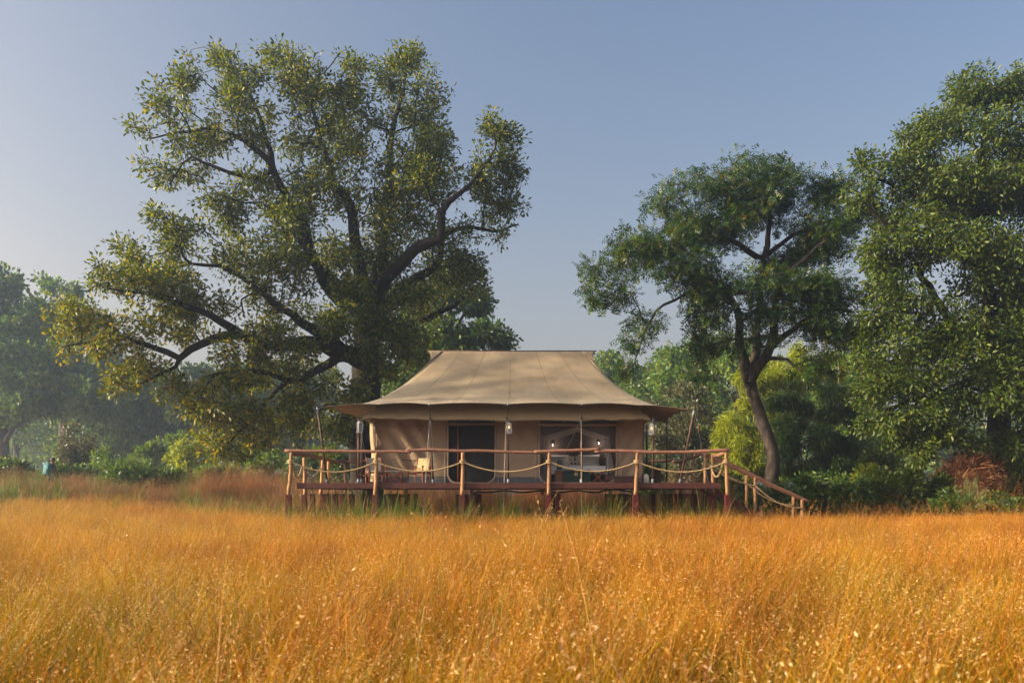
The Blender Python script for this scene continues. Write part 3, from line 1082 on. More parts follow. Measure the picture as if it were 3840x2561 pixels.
# mosquito net hung round the bed
net = thing('mosquito_net', 'pale mosquito net gathered round the bed inside the tent', 'mosquito net', (bxc, 31.0, DZ))


def drape(p_top, p_bot, w0, w1, folds, name):
    n, k = 16, 26
    g = []
    for j in range(n):
        t = j / (n - 1)
        c = Vector(p_top).lerp(Vector(p_bot), t)
        w = w0 + (w1 - w0) * t ** 1.5
        for i in range(k):
            u = i / (k - 1) - .5
            g.append((c.x + u * w, c.y + .05 * math.sin(u * folds * 6.28 + t * 2), c.z))
    m = MB()
    m.add(g, [(j * k + i, j * k + i + 1, (j + 1) * k + i + 1, (j + 1) * k + i) for j in range(n - 1) for i in range(k - 1)])
    return part(m, name, M['net'], net, True)


NY = 30.45
drape(P(2040, 1632, NY), P(2048, 1725, NY), .26, .16, 3, 'curtain')
drape(P(2048, 1725, NY), P(2036, 1803, NY), .16, .42, 3, 'curtain')
drape(P(2275, 1634, NY), P(2276, 1715, NY), .22, .24, 3, 'curtain')
drape(P(2282, 1700, NY), P(2290, 1800, NY), .18, .46, 3, 'curtain')
for a, b in ((P(2040, 1634, NY), P(2165, 1600, NY)), (P(2165, 1600, NY), P(2278, 1636, NY))):
    m = MB()
    g = []
    for i in range(15):
        t = i / 14
        c = a.lerp(b, t)
        for j in range(5):
            w = j / 4
            g.append((c.x, c.y + .03 * math.sin(w * 6 + t * 5), c.z - w * .17 - .05 * math.sin(math.pi * t) * w))
    m.add(g, [(i * 5 + j, i * 5 + j + 1, (i + 1) * 5 + j + 1, (i + 1) * 5 + j) for i in range(14) for j in range(4)])
    part(m, 'swag', M['net'], net, True)
part(MB().tube([P(2040, 1632, NY + .03), P(2165, 1597, NY + .03), P(2278, 1634, NY + .03)], .014, 6), 'frame', M['pole'], net, True)

# reading lamps on the headboard wall
lampw = plain_mat('white_bulb', (1, .95, .85), .5, emit=(1, .86, .65), estr=4)
for px, py, lab in ((2073, 1670, 'tiny lit reading lamp on the dark back wall nearer the tent door'), (2245, 1663, 'tiny lit reading lamp on the dark back wall nearer the stairs')):
    p = P(px, py, 32.6)
    L = thing('reading_lamp', lab, 'lamp', tuple(p), 0, 'reading lamps over the bed')
    MB().lathe((0, 0, -.02), [(.002, 0), (.009, .004), (.012, .012), (.009, .022)], 10).build('bulb', lampw, L, True)
    MB().lathe((0, 0, .025), [(.03, 0), (.03, .01), (.018, .05), (.008, .06)], 10).tube([(0, 0, .08), (0, .06, .10), (0, .12, .10)], .008, 6).build('lamp_arm', M['steel'], L, True)
    pl = bpy.data.lights.new('reading_light', 'POINT')
    pl.energy = 6
    pl.color = (1, .86, .68)
    pl.shadow_soft_size = .012
    po = bpy.data.objects.new('reading_light', pl)
    COL.objects.link(po)
    po.parent = L
    po.location = (0, -.12, -.02)

# chest at the foot of the bed
c = P(2148, 0, 30.15)
ch = thing('storage_chest', 'dark green metal chest with brass latch at the foot of the bed', 'chest', (c.x, c.y, DZ + .015))
MB().box((.12, 0, .19), (.95, .36, .36), bev=.01).build('body', M['green_paint'], ch)
MB().box((.12, 0, .425), (.965, .375, .10), bev=.012).build('lid', M['green_paint'], ch)
MB().box((-.49, -.01, .235), (.26, .37, .47), bev=.02).build('leather_end', M['leather'], ch)
MB().box((.1, -.19, .33), (.12, .02, .10), bev=.004).build('latch', M['brass'], ch)
MB().tube([(.1 + .035 * math.cos(a), -.195, .405 + .035 * math.sin(a)) for a in np.linspace(0, 6.283, 13)], .008, 6, False).build('latch_ring', M['brass'], ch, True)
for z in (.06, .36):
    MB().box((.585, -.175, z), (.03, .03, .05), bev=.004).build('corner_cap', M['brass'], ch)
c = P(2098, 0, 30.15)
bx_ = thing('metal_canister', 'small dark canister with two bright knobs standing on the chest', 'canister', (c.x, c.y, DZ + .495))
MB().box((0, 0, .15), (.18, .16, .30), bev=.015).build('body', M['navy'], bx_)
MB().box((0, 0, .315), (.16, .14, .03), bev=.008).build('lid', M['navy'], bx_)
for s in (-1, 1):
    MB().lathe((s * .045, -.04, .33), [(.02, 0), (.024, .012), (.012, .03)], 8).build('knob', M['steel'], bx_, True)
MB().box((0, -.083, .13), (.12, .008, .10)).build('face_plate', M['steel'], bx_)

# folding luggage rack
c = P(2256, 0, 30.15)
lr = thing('luggage_rack', 'folding luggage rack with crossed red-brown legs beside the green chest', 'luggage rack', (c.x, c.y, DZ + .015))
for y in (-.18, .18):
    for s in (-1, 1):
        MB().box((-.13, y + s * .012, .22), (.03, .02, .60), ry=s * .82).build('leg', M['chairwood'], lr)
        MB().box((.2, y + s * .012, .22), (.03, .02, .60), ry=s * .82).build('leg', M['chairwood'], lr)
for x in (-.34, .0, .4):
    MB().tube([(x, -.24, .43), (x, .24, .43)], .016, 7).build('top_rail', M['chairwood'], lr, True)
MB().box((.03, 0, .445), (.74, .40, .006)).build('strap_top', M['leather'], lr)

# odds and ends by the far corner of the tent
c = P(2345, 0, 29.3)
wb = thing('wooden_box', 'long low brown wooden box on the deck beside the window', 'box', (c.x, c.y, DZ))
MB().box((0, 0, .12), (.74, .30, .24), bev=.006).build('body', M['brownwood'], wb)
MB().box((0, 0, .252), (.77, .33, .02), bev=.004).build('lid', M['brownwood'], wb)
c = P(2400, 0, 29.45)
tag(MB().tube([(c.x + .10 * math.cos(a) * .35, c.y + .1 * math.cos(a), DZ + .14 + .115 * math.sin(a)) for a in np.linspace(0, 6.28, 24)], .013, 6, False).tube([(c.x + .03 + .095 * math.cos(a) * .35, c.y + .095 * math.cos(a), DZ + .13 + .11 * math.sin(a)) for a in np.linspace(0, 6.28, 24)], .013, 6, False).build('coiled_hose', M['cordgrey'], None, True), 'pale coiled hose propped at the end of the low brown box', 'hose')
c = P(2409, 0, 29.6)
ex = thing('fire_extinguisher', 'red fire extinguisher standing against the tent corner', 'extinguisher', (c.x, c.y, DZ))
MB().lathe((0, 0, 0), [(.05, 0), (.055, .02), (.055, .22), (.04, .27), (.018, .29), (.018, .31)], 12).build('cylinder', M['red'], ex, True)
MB().box((0, -.02, .325), (.03, .10, .025)).tube([(0, .02, .31), (.05, 0, .28), (.06, 0, .12)], .009, 6).build('nozzle', M['black'], ex)
c = P(2424, 0, 29.5)
m = MB()
pts = [(-.085, 0), (.085, 0), (.085, .20), (.05, .33), (.0, .36), (-.06, .33), (-.085, .22)]
n = len(pts)
m.add([(x, -.02, z) for x, z in pts] + [(x, .02, z) for x, z in pts], [tuple(range(n)), tuple(reversed(range(n, 2 * n)))] + [(i, i + n, (i + 1) % n + n, (i + 1) % n) for i in range(n)])
o = m.build('grey_board', M['greycanvas'], None, False, (c.x, c.y, DZ), (R(-10), 0, 0))
tag(o, 'pale grey board with a rounded top leaning by the tent corner', 'board')
c = P(2467, 0, 30.6)
bn = thing('waste_bin', 'tall dark cylindrical bin standing behind the corner pole', 'bin', (c.x, c.y, DZ))
MB().lathe((0, 0, 0), [(.09, 0), (.10, .01), (.105, .58), (.105, .60)], 16).build('body', M['pole'], bn, True)
MB().lathe((0, 0, .602), [(.11, 0), (.11, .025), (.09, .045), (.002, .05)], 16).build('lid', M['black'], bn, True)

# ---------------------------------------------------------------- trees
def leaf_template(kind):
    """local verts (along, across, normal) and faces"""
    if kind == 'broad':
        v = [(0, 0, 0), (.35, .17, .05), (.70, .20, .04), (1, 0, -.06), (.70, -.20, .04), (.35, -.17, .05)]
        f = [(0, 3, 2, 1), (0, 5, 4, 3)]
    elif kind == 'rhomb':
        v = [(0, 0, 0), (.55, .27, .06), (1, 0, -.05), (.55, -.27, .06)]
        f = [(0, 2, 1), (0, 3, 2)]
    elif kind == 'narrow':
        v = [(0, 0, 0), (.35, .075, .02), (1, 0, -.12), (.35, -.075, .02)]
        f = [(0, 2, 1), (0, 3, 2)]
    elif kind == 'stick':
        v = [(0, 0, 0), (.4, .016, .03), (1, 0, -.06), (.4, -.016, .0)]
        f = [(0, 2, 1), (0, 3, 2)]
    elif kind == 'pinnate':            # a drooping compound leaf: three pairs of leaflets and one at the end
        v, f = [], []
        for a, side in ((.18, 1), (.18, -1), (.45, 1), (.45, -1), (.72, 1), (.72, -1)):
            b = len(v)
            v += [(a, 0, -.02), (a + .10, side * .17, .0), (a + .24, side * .34, -.10), (a + .24, side * .14, .0)]
            f.append((b, b + 1, b + 2, b + 3) if side < 0 else (b, b + 3, b + 2, b + 1))
        b = len(v)
        v += [(.72, 0, -.04), (.86, .09, -.06), (1.05, 0, -.16), (.86, -.09, -.06)]
        f.append((b, b + 3, b + 2, b + 1))
    return np.array(v), f


def leaves_mesh(name, pos, axis, nrm, size, tint, kind):
    tv, tf = leaf_template(kind)
    ax = axis / (np.linalg.norm(axis, axis=1, keepdims=True) + 1e-9)
    sd = np.cross(nrm, ax)
    sd /= (np.linalg.norm(sd, axis=1, keepdims=True) + 1e-9)
    nn = np.cross(ax, sd)
    V = pos[:, None, :] + size[:, None, None] * (tv[None, :, 0:1] * ax[:, None, :] + tv[None, :, 1:2] * sd[:, None, :] + tv[None, :, 2:3] * nn[:, None, :])
    n, k = len(pos), len(tv)
    base = (np.arange(n) * k)[:, None]
    polys = [base + np.array(f)[None, :] for f in tf]
    bylen = {}
    for p in polys:
        bylen.setdefault(p.shape[1], []).append(p)
    polys = [np.concatenate(v_) for v_ in bylen.values()]
    return np_mesh(name, V.reshape(-1, 3), polys, np.repeat(tint, k))


def unit(v):
    return v / (np.linalg.norm(v, axis=-1, keepdims=True) + 1e-9)


class Skeleton:
    def __init__(s):
        s.p, s.par, s.r, s.plen = [], [], [], []

    def add(s, p, par, r=0.0):
        s.p.append(np.array(p, dtype=float))
        s.par.append(par)
        s.r.append(r)
        s.plen.append(0 if par < 0 else s.plen[par] + np.linalg.norm(s.p[-1] - s.p[par]))
        return len(s.p) - 1

    def limb(s, pts, step=.45, jit=.04, rg=None):
        """pts: (Vector, radius)"""
        line = catmull([p for p, r in pts], 10)
        rad = np.interp(np.linspace(0, 1, len(line)), np.linspace(0, 1, len(pts)), [r for p, r in pts])
        par = -1
        start = 0
        if s.p:
            d = np.linalg.norm(np.array(s.p) - np.array(line[0]), axis=1)
            par = int(d.argmin())
        acc = 0
        last = None
        for i, q in enumerate(line):
            if last is not None and (q - last).length < step and i < len(line) - 1:
                continue
            if i == 0 and par >= 0:
                last = q
                continue
            j = rg.normal(0, jit, 3) if (rg is not None and 0 < i) else 0
            par = s.add(np.array(q) + j, par, rad[i])
            last = q

    def connect(s, targets, rg, step=.45, pw=.22, droop=0.0):
        P0 = np.zeros((len(s.p) + len(targets) * 14, 3))
        PL = np.zeros(len(P0))
        n = len(s.p)
        P0[:n] = s.p
        PL[:n] = s.plen
        d = np.array([np.linalg.norm(P0[:n] - t, axis=1).min() for t in targets])
        tips = []
        for k in np.argsort(d):
            t = targets[k]
            dd = np.linalg.norm(P0[:n] - t, axis=1)
            c = dd + pw * PL[:n]
            i = int(c.argmin())
            L = dd[i]
            if L < .12:
                tips.append((i, t))
                continue
            pi = s.par[i]
            pd = unit(s.p[i] - s.p[pi]) if pi >= 0 else np.array([0, 0, 1.])
            a, b = s.p[i], t
            mid = a + pd * L * .38 + rg.normal(0, .07, 3) * L + np.array([0, 0, droop * L])
            m = max(1, min(12, int(L / step + .5)))
            par = i
            for q in range(1, m + 1):
                u = q / m
                pt = (1 - u) ** 2 * a + 2 * u * (1 - u) * mid + u * u * b
                if q < m:
                    pt = pt + rg.normal(0, .03, 3)
                par = s.add(pt, par)
                P0[n] = s.p[par]
                PL[n] = s.plen[par]
                n += 1
            tips.append((par, t))
        return tips

    def radii(s, tip=.011, e=2.35):
        n = len(s.p)
        acc = np.zeros(n)
        kids = [[] for _ in range(n)]
        for i in range(n):
            if s.par[i] >= 0:
                kids[s.par[i]].append(i)
        r = np.zeros(n)
        for i in range(n - 1, -1, -1):
            v = (acc[i] if acc[i] > 0 else tip ** e)
            r[i] = max(v ** (1 / e), 0)
            if s.par[i] >= 0:
                acc[s.par[i]] += v
        # the radii read from the photograph hold for the limbs
        for i in range(n):
            if s.r[i] > 0:
                r[i] = s.r[i]
            elif s.par[i] >= 0:
                r[i] = min(r[i], r[s.par[i]] * .95)
        return r, kids

    def wood(s, name, flare=None, maxsides=10, tip=.011):
        r, kids = s.radii(tip)
        verts, quads, tris = [], [], []
        nv = 0
        stack = [i for i in range(len(s.p)) if s.par[i] < 0]
        chains = []
        while stack:
            i = stack.pop()
            ch = [i] if s.par[i] < 0 else [s.par[i], i]
            while kids[ch[-1]]:
                ks = sorted(kids[ch[-1]], key=lambda k: -r[k])
                stack += ks[1:]
                ch.append(ks[0])
            chains.append(ch)
        for ch in chains:
            if len(ch) < 2:
                continue
            pts = np.array([s.p[i] for i in ch])
            rr = np.array([r[i] for i in ch])
            if s.par[ch[0]] >= 0 or len(ch) > 1 and s.par[ch[1]] == ch[0]:
                rr[0] = min(rr[0], rr[1] * 1.25)
            rmax = rr.max()
            sides = maxsides if rmax > .18 else 6 if rmax > .06 else 4 if rmax > .025 else 3
            T = np.gradient(pts, axis=0)
            T = unit(T)
            nrm = np.cross(T[0], [0, 0, 1.] if abs(T[0][2]) < .9 else [0, 1., 0])
            nrm /= np.linalg.norm(nrm) + 1e-9
            ang = np.arange(sides) * 2 * np.pi / sides
            for k in range(len(pts)):
                nrm = nrm - T[k] * nrm.dot(T[k])
                nrm /= np.linalg.norm(nrm) + 1e-9
                bn = np.cross(T[k], nrm)
                q = rr[k] * np.ones(sides)
                if rmax > .18:
                    q = q * (1 + .10 * np.array([noise.noise((pts[k][0] * 2 + math.cos(a) * 2, pts[k][2] * 1.5, math.sin(a) * 2)) for a in ang]))
                verts.append(pts[k] + q[:, None] * (np.cos(ang)[:, None] * nrm + np.sin(ang)[:, None] * bn))
            for k in range(len(pts) - 1):
                a = nv + k * sides + np.arange(sides)
                b = nv + k * sides + (np.arange(sides) + 1) % sides
                quads.append(np.stack([a, b, b + sides, a + sides], 1))
            nv += len(pts) * sides
        return np_mesh(name, np.concatenate(verts), [np.concatenate(quads)], smooth=True)


def crown_points(lobes, n, rg, sub=.34, shell=.55):
    """attractors clumped within the lobes. lobe: (centre, rx, ry, rz)"""
    w = np.array([(a * b + b * c + a * c) for _, a, b, c in lobes])
    w = w / w.sum()
    out = []
    for (c, a, b, d), ww in zip(lobes, w):
        m = max(6, int(n * ww))
        nsub = max(5, int(m / 26))
        dirs = unit(rg.normal(0, 1, (nsub, 3)))
        rad = shell + (1 - shell) * rg.random(nsub) ** .6
        cen = dirs * rad[:, None] * .82
        k = rg.integers(0, nsub, m)
        q = cen[k] + unit(rg.normal(0, 1, (m, 3))) * (rg.random((m, 1)) ** .45) * sub * (.7 + .6 * rg.random((nsub, 1)))[k]
        out.append(np.array(c) + q * np.array([a, b, d]))
    return np.concatenate(out)


def px_lobe(px, py, dY, rx, rz, ry, Y):
    """a lobe read from the photograph: centre pixel, depth offset in m, half width/height in pixels, half depth in m"""
    s = (Y + dY) / F_PX
    return (P(px, py, Y + dY), rx * s, ry, rz * s)


def make_tree(name, label, cat, limbs, lobes, n, per, leaf, lsize, lmat, wmat, seed, group=None, spread=.34, droop=.12, up=.25, twig_droop=0.0, tip=.011, sub=.34, shell=.5, pw=.22, step=.45, ycut=None, extra=None, tint_pow=1.0, tint_bias=None):
    rg = np.random.default_rng(seed)
    sk = Skeleton()
    for lb in limbs:
        sk.limb(lb, step, .03, rg)
    pts = crown_points(lobes, n, rg, sub, shell)
    gzs = np.array([ground_z(p[0], p[1]) for p in pts])
    pts = pts[pts[:, 2] > gzs + .25]
    if ycut is not None:
        pts = pts[ycut(pts)]
    tips = sk.connect(pts, rg, step, pw, twig_droop)
    base = Vector(sk.p[0])
    base.z = ground_z(base.x, base.y)
    root = thing(name, label, cat, tuple(base), 0, group)
    inv = Matrix.Translation(base).inverted()
    w = link('trunk', sk.wood('trunk', tip=tip), M[wmat], root)
    w.matrix_parent_inverse = inv
    # leaves round every twig end
    tp = np.array([t for i, t in tips])
    td = np.array([unit(t - sk.p[sk.par[i]] + 1e-6) if sk.par[i] >= 0 else np.array([0, 0, 1.]) for i, t in tips])
    k = rg.poisson(per, len(tp))
    idx = np.repeat(np.arange(len(tp)), k)
    off = unit(rg.normal(0, 1, (len(idx), 3)))
    rr = rg.random((len(idx), 1)) ** .6
    pos = tp[idx] + off * rr * spread - td[idx] * spread * .35 * rg.random((len(idx), 1))
    axis = unit(off * .8 + td[idx] * .55 + rg.normal(0, .35, off.shape) + np.array([0, 0, -droop]))
    nrm = unit(np.array([0, 0, up + .0]) + rg.normal(0, .6, off.shape) + off * .3)
    size = lsize * rg.uniform(.65, 1.25, len(idx))
    ct = rg.random(len(tp))
    tint = np.clip(.25 * ct[idx] + .75 * rg.random(len(idx)) ** tint_pow, 0, 1)
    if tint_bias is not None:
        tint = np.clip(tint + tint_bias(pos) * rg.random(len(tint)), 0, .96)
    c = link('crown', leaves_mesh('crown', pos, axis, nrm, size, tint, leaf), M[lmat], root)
    c.matrix_parent_inverse = inv
    return root


def LB(Y, *pts):
    """limb traced in the photograph: (px, py, depth offset, radius)"""
    return [(P(px, py, Y + dy), r) for px, py, dy, r in pts]


# the big dark tree behind the tent ---------------------------------------------------
YA = 38.0
gA = ground_z(P(1375, 0, YA).x, YA)
A_limbs = [
    [(Vector((P(1372, 0, YA).x, YA, gA - .2)), .98), (Vector((P(1372, 0, YA).x, YA, gA + 1.0)), .72), (P(1368, 1560, YA), .66), (P(1372, 1440, YA), .66), (P(1385, 1360, YA), .70), (P(1375, 1270, YA), .58), (P(1368, 1170, YA), .50)],
    LB(YA, (1368, 1180, 0, .45), (1310, 1135, -.6, .36), (1255, 1100, -1.2, .33), (1215, 1050, -1.6, .30), (1200, 1000, -2, .27), (1160, 940, -2.2, .22), (1150, 850, -2.5, .17), (1110, 800, -2.4, .15)),
    LB(YA, (1330, 1150, -.3, .3), (1170, 960, -1.6, .22), (1108, 815, -2.0, .18), (1060, 720, -2.2, .16), (1030, 640, -2.4, .15), (985, 580, -2.6, .13), (900, 520, -2.8, .10), (800, 490, -3.0, .07), (690, 490, -3.2, .045), (560, 520, -3.3, .03)),
    LB(YA, (1050, 700, -2.2, .13), (1010, 560, -1.8, .11), (975, 430, -1.6, .085), (930, 350, -1.4, .06), (870, 260, -1.2, .04), (850, 190, -1.2, .03)),
    LB(YA, (1035, 650, -2.4, .12), (940, 670, -3.0, .09), (840, 640, -3.5, .07), (760, 610, -3.6, .05), (700, 590, -3.8, .04), (640, 690, -3.9, .03)),
    LB(YA, (1370, 1130, 0, .4), (1350, 1000, -.4, .27), (1330, 900, -.8, .24), (1320, 800, -1, .21), (1290, 730, -1.2, .19), (1250, 690, -1.4, .16), (1230, 600, -1.6, .12), (1190, 480, -1.8, .09), (1170, 380, -1.8, .06), (1150, 250, -1.6, .04)),
    LB(YA, (1375, 1140, .2, .4), (1420, 1020, .5, .28), (1440, 900, .8, .24), (1445, 760, .9, .2), (1465, 640, 1, .16), (1470, 500, 1, .12), (1500, 380, 1, .08), (1530, 250, .8, .045)),
    LB(YA, (1390, 1150, -.2, .4), (1450, 1040, -1, .29), (1520, 970, -1.6, .26), (1580, 920, -2.0, .22), (1650, 890, -2.2, .18), (1660, 780, -2.4, .14), (1720, 730, -2.6, .1), (1790, 660, -2.6, .07), (1860, 560, -2.6, .045)),
    LB(YA, (1395, 1200, .4, .36), (1480, 1110, 1.2, .25), (1560, 1040, 1.6, .22), (1640, 990, 2.0, .17), (1660, 900, 2.2, .14), (1740, 850, 2.4, .1), (1860, 870, 2.6, .06), (1940, 840, 2.6, .04)),
    LB(YA, (1365, 1350, -.3, .5), (1300, 1330, -1.4, .36), (1230, 1300, -2.2, .32), (1170, 1280, -2.9, .29), (1090, 1290, -3.5, .25), (980, 1290, -4.2, .21), (880, 1240, -4.8, .17), (800, 1190, -5.2, .14), (700, 1150, -5.6, .1), (560, 1100, -6, .07), (400, 1080, -6.2, .04)),
    LB(YA, (1000, 1290, -4.1, .2), (900, 1255, -4.4, .18), (800, 1270, -4.8, .16), (720, 1310, -5, .15), (680, 1340, -5.2, .14), (600, 1310, -5.4, .11), (480, 1270, -5.8, .08), (360, 1280, -6.2, .05), (230, 1300, -6.4, .03)),
    LB(YA, (690, 1340, -5.2, .1), (640, 1390, -5.4, .07), (560, 1420, -5.6, .05), (480, 1460, -5.8, .03)),
    LB(YA, (1310, 1330, -1.2, .24), (1180, 1390, -2.4, .17), (1100, 1430, -3.2, .13), (1010, 1400, -3.9, .1), (900, 1390, -4.6, .08), (800, 1410, -5.2, .06), (760, 1470, -5.4, .04)),
    LB(YA, (1090, 1430, -3.2, .09), (1000, 1500, -3.6, .07), (930, 1590, -4.0, .05), (850, 1660, -4.4, .035), (790, 1700, -4.6, .025)),
    LB(YA, (1270, 1280, -1.6, .3), (1180, 1240, -2.6, .22), (1090, 1180, -3.2, .16), (1000, 1120, -3.6, .12), (880, 1020, -4, .09), (740, 990, -4.4, .06), (600, 1010, -4.6, .04)),
    LB(YA, (1400, 1270, .8, .3), (1520, 1220, 2.4, .2), (1640, 1180, 3.2, .13), (1740, 1120, 3.6, .08)),
]
A_lobes = [px_lobe(*l, YA) for l in [
    (840, 220, -1.2, 75, 80, 1.6), (920, 330, -1.6, 150, 130, 2.4), (720, 330, -2, 100, 110, 1.8), (610, 450, -3, 130, 90, 2), (690, 600, -3.6, 170, 90, 2),
    (850, 480, -2.6, 190, 140, 2.6), (1080, 260, -1.2, 140, 70, 2.2), (1130, 420, -1, 190, 160, 3), (1320, 290, -.6, 130, 70, 2), (1340, 450, 0, 190, 170, 3.4),
    (1530, 270, .6, 110, 90, 2), (1560, 430, .8, 160, 150, 3), (1640, 560, .6, 160, 120, 3), (1860, 480, -1.6, 80, 70, 1.8), (1840, 600, -1.2, 130, 120, 2.6),
    (1930, 680, -.6, 60, 60, 1.4), (1850, 800, .6, 120, 130, 2.6), (1560, 700, 0, 220, 170, 4), (1270, 660, -1, 220, 170, 3.6), (1000, 760, -2.6, 190, 140, 3),
    (800, 790, -3, 120, 80, 2), (700, 880, -3.6, 180, 90, 2.6), (560, 960, -4.4, 120, 70, 2.2), (640, 1090, -5, 220, 110, 2.8), (420, 1080, -5.6, 140, 90, 2.2),
    (330, 1190, -6, 140, 90, 2.2), (240, 1260, -6.2, 80, 70, 1.6), (480, 1300, -5.8, 200, 90, 2.4), (430, 1410, -5.9, 110, 60, 1.8), (760, 1150, -4.6, 190, 120, 2.8),
    (960, 960, -3.4, 220, 140, 3), (1060, 1130, -3, 180, 110, 2.6), (860, 1400, -5, 160, 70, 2.2), (760, 1500, -5.2, 90, 70, 1.8), (800, 1640, -4.8, 95, 60, 1.6),
    (930, 1530, -4.2, 140, 90, 2.2), (1050, 1400, -3.4, 150, 80, 2.4), (1120, 1540, -2.6, 90, 60, 1.8), (1200, 1420, -2, 110, 80, 2), (1160, 880, -1.6, 160, 160, 3.2),
    (1440, 900, 0, 200, 160, 4), (1680, 920, 1.2, 160, 150, 3), (1780, 1020, 1.8, 80, 80, 2), (1620, 1090, 2, 180, 120, 3.4), (1270, 1010, -2.6, 160, 120, 2.6),
    (1250, 1180, -3.2, 150, 80, 2.0), (1450, 1180, -1.8, 140, 100, 2.2), (1500, 1300, .2, 150, 80, 2.4), (1000, 1250, -4.6, 140, 70, 2), (1180, 1560, -1.4, 130, 80, 2), (1290, 1480, -1.6, 90, 90, 1.6), (1080, 1600, -2.8, 110, 70, 1.8), (1230, 1650, -.8, 120, 80, 1.8), (1560, 1240, 1.4, 150, 80, 2.2), (1130, 1290, -4.2, 110, 60, 1.4), (870, 1300, -5.2, 120, 60, 1.8), (1330, 1560, -1.6, 80, 80, 1.2), (1400, 1300, -1.8, 100, 60, 1.2), (1440, 1400, -1.4, 80, 70, 1.2), (1310, 1230, -2.2, 110, 60, 1.4), (1520, 1100, -2, 130, 70, 1.6), (1350, 1080, -2.2, 110, 70, 1.6), (740, 1570, -5.2, 90, 80, 1.5), (860, 1560, -4.8, 100, 80, 1.6), (960, 1640, -4.2, 90, 70, 1.5), (880, 1700, -4.6, 80, 40, 1.2), (690, 1480, -5.4, 90, 60, 1.5), (560, 1390, -5.8, 90, 60, 1.6), (1080, 1510, -3.4, 100, 80, 1.6), (640, 1240, -5.6, 130, 70, 1.8)]]


def lean_front(p):
    """keep the crown clear of the tent's roof"""
    return ~((p[:, 0] > -6.6) & (p[:, 1] < 34.6) & (p[:, 2] < 7.2))


make_tree('mahua_tree', 'huge spreading dark tree with thick black limbs behind the tent', 'tree', A_limbs, A_lobes, 8600, 12, 'broad', .185, 'leaf_mahua', 'bark_dark', 101, spread=.34, droop=.1, up=.35, ycut=lean_front, pw=.14, sub=.44, shell=.3, tint_bias=lambda p: .36 * np.clip((-7 - p[:, 0]) / 4, 0, 1) * np.clip((11 - p[:, 2]) / 4, 0, 1), tint_pow=.9)  # lower-left leaves tinted yellower: sunlight on them put into the leaf colour

# the slimmer tree by the stairs --------------------------------------------------------
YBt = 36.5
gB = ground_z(P(2895, 0, YBt).x, YBt)
B_limbs = [
    [(Vector((P(2893, 0, YBt).x, YBt, gB - .2)), .36), (P(2893, 1800, YBt), .30), (P(2895, 1700, YBt), .27), (P(2868, 1600, YBt), .25), (P(2832, 1500, YBt), .23), (P(2812, 1425, YBt), .26)],
    LB(YBt, (2812, 1430, 0, .27), (2790, 1360, -.2, .22), (2770, 1280, -.4, .19), (2772, 1200, -.5, .16), (2740, 1110, -.8, .13), (2680, 1050, -1.2, .1), (2600, 1000, -1.5, .08), (2500, 950, -1.8, .06), (2420, 900, -2, .04)),
    LB(YBt, (2815, 1410, 0, .27), (2835, 1330, .3, .2), (2840, 1240, .5, .18), (2845, 1150, .6, .16), (2860, 1020, .6, .14), (2880, 900, .6, .12), (2890, 800, .5, .09), (2930, 700, .4, .06)),
    LB(YBt, (2815, 1420, -.1, .26), (2860, 1350, -.5, .21), (2895, 1280, -.8, .18), (2900, 1200, -1, .15), (2910, 1120, -1.1, .13), (2950, 1030, -1.2, .1), (3040, 950, -1.4, .07), (3120, 880, -1.4, .05)),
    LB(YBt, (2890, 1290, -.8, .15), (2960, 1250, -1.2, .12), (3020, 1200, -1.5, .1), (3100, 1160, -1.8, .07), (3200, 1170, -2, .05)),
    LB(YBt, (2880, 1340, -.6, .1), (2950, 1350, -1.4, .07), (3000, 1390, -1.8, .05), (3060, 1440, -2, .03)),
    LB(YBt, (2865, 990, .6, .13), (2800, 930, .2, .12), (2740, 900, 0, .1), (2650, 880, -.2, .08), (2600, 820, -.4, .05), (2560, 760, -.4, .04)),
    LB(YBt, (2875, 960, .6, .12), (2950, 900, .8, .1), (3040, 850, 1, .08), (3110, 830, 1, .05)),
    LB(YBt, (2750, 900, 0, .09), (2770, 820, -.2, .08), (2740, 760, -.3, .06), (2700, 680, -.4, .04)),
    LB(YBt, (2660, 1040, -1.2, .08), (2560, 1110, -1.8, .06), (2480, 1150, -2.2, .055), (2430, 1220, -2.4, .045), (2400, 1300, -2.5, .03), (2370, 1370, -2.5, .02)),
]
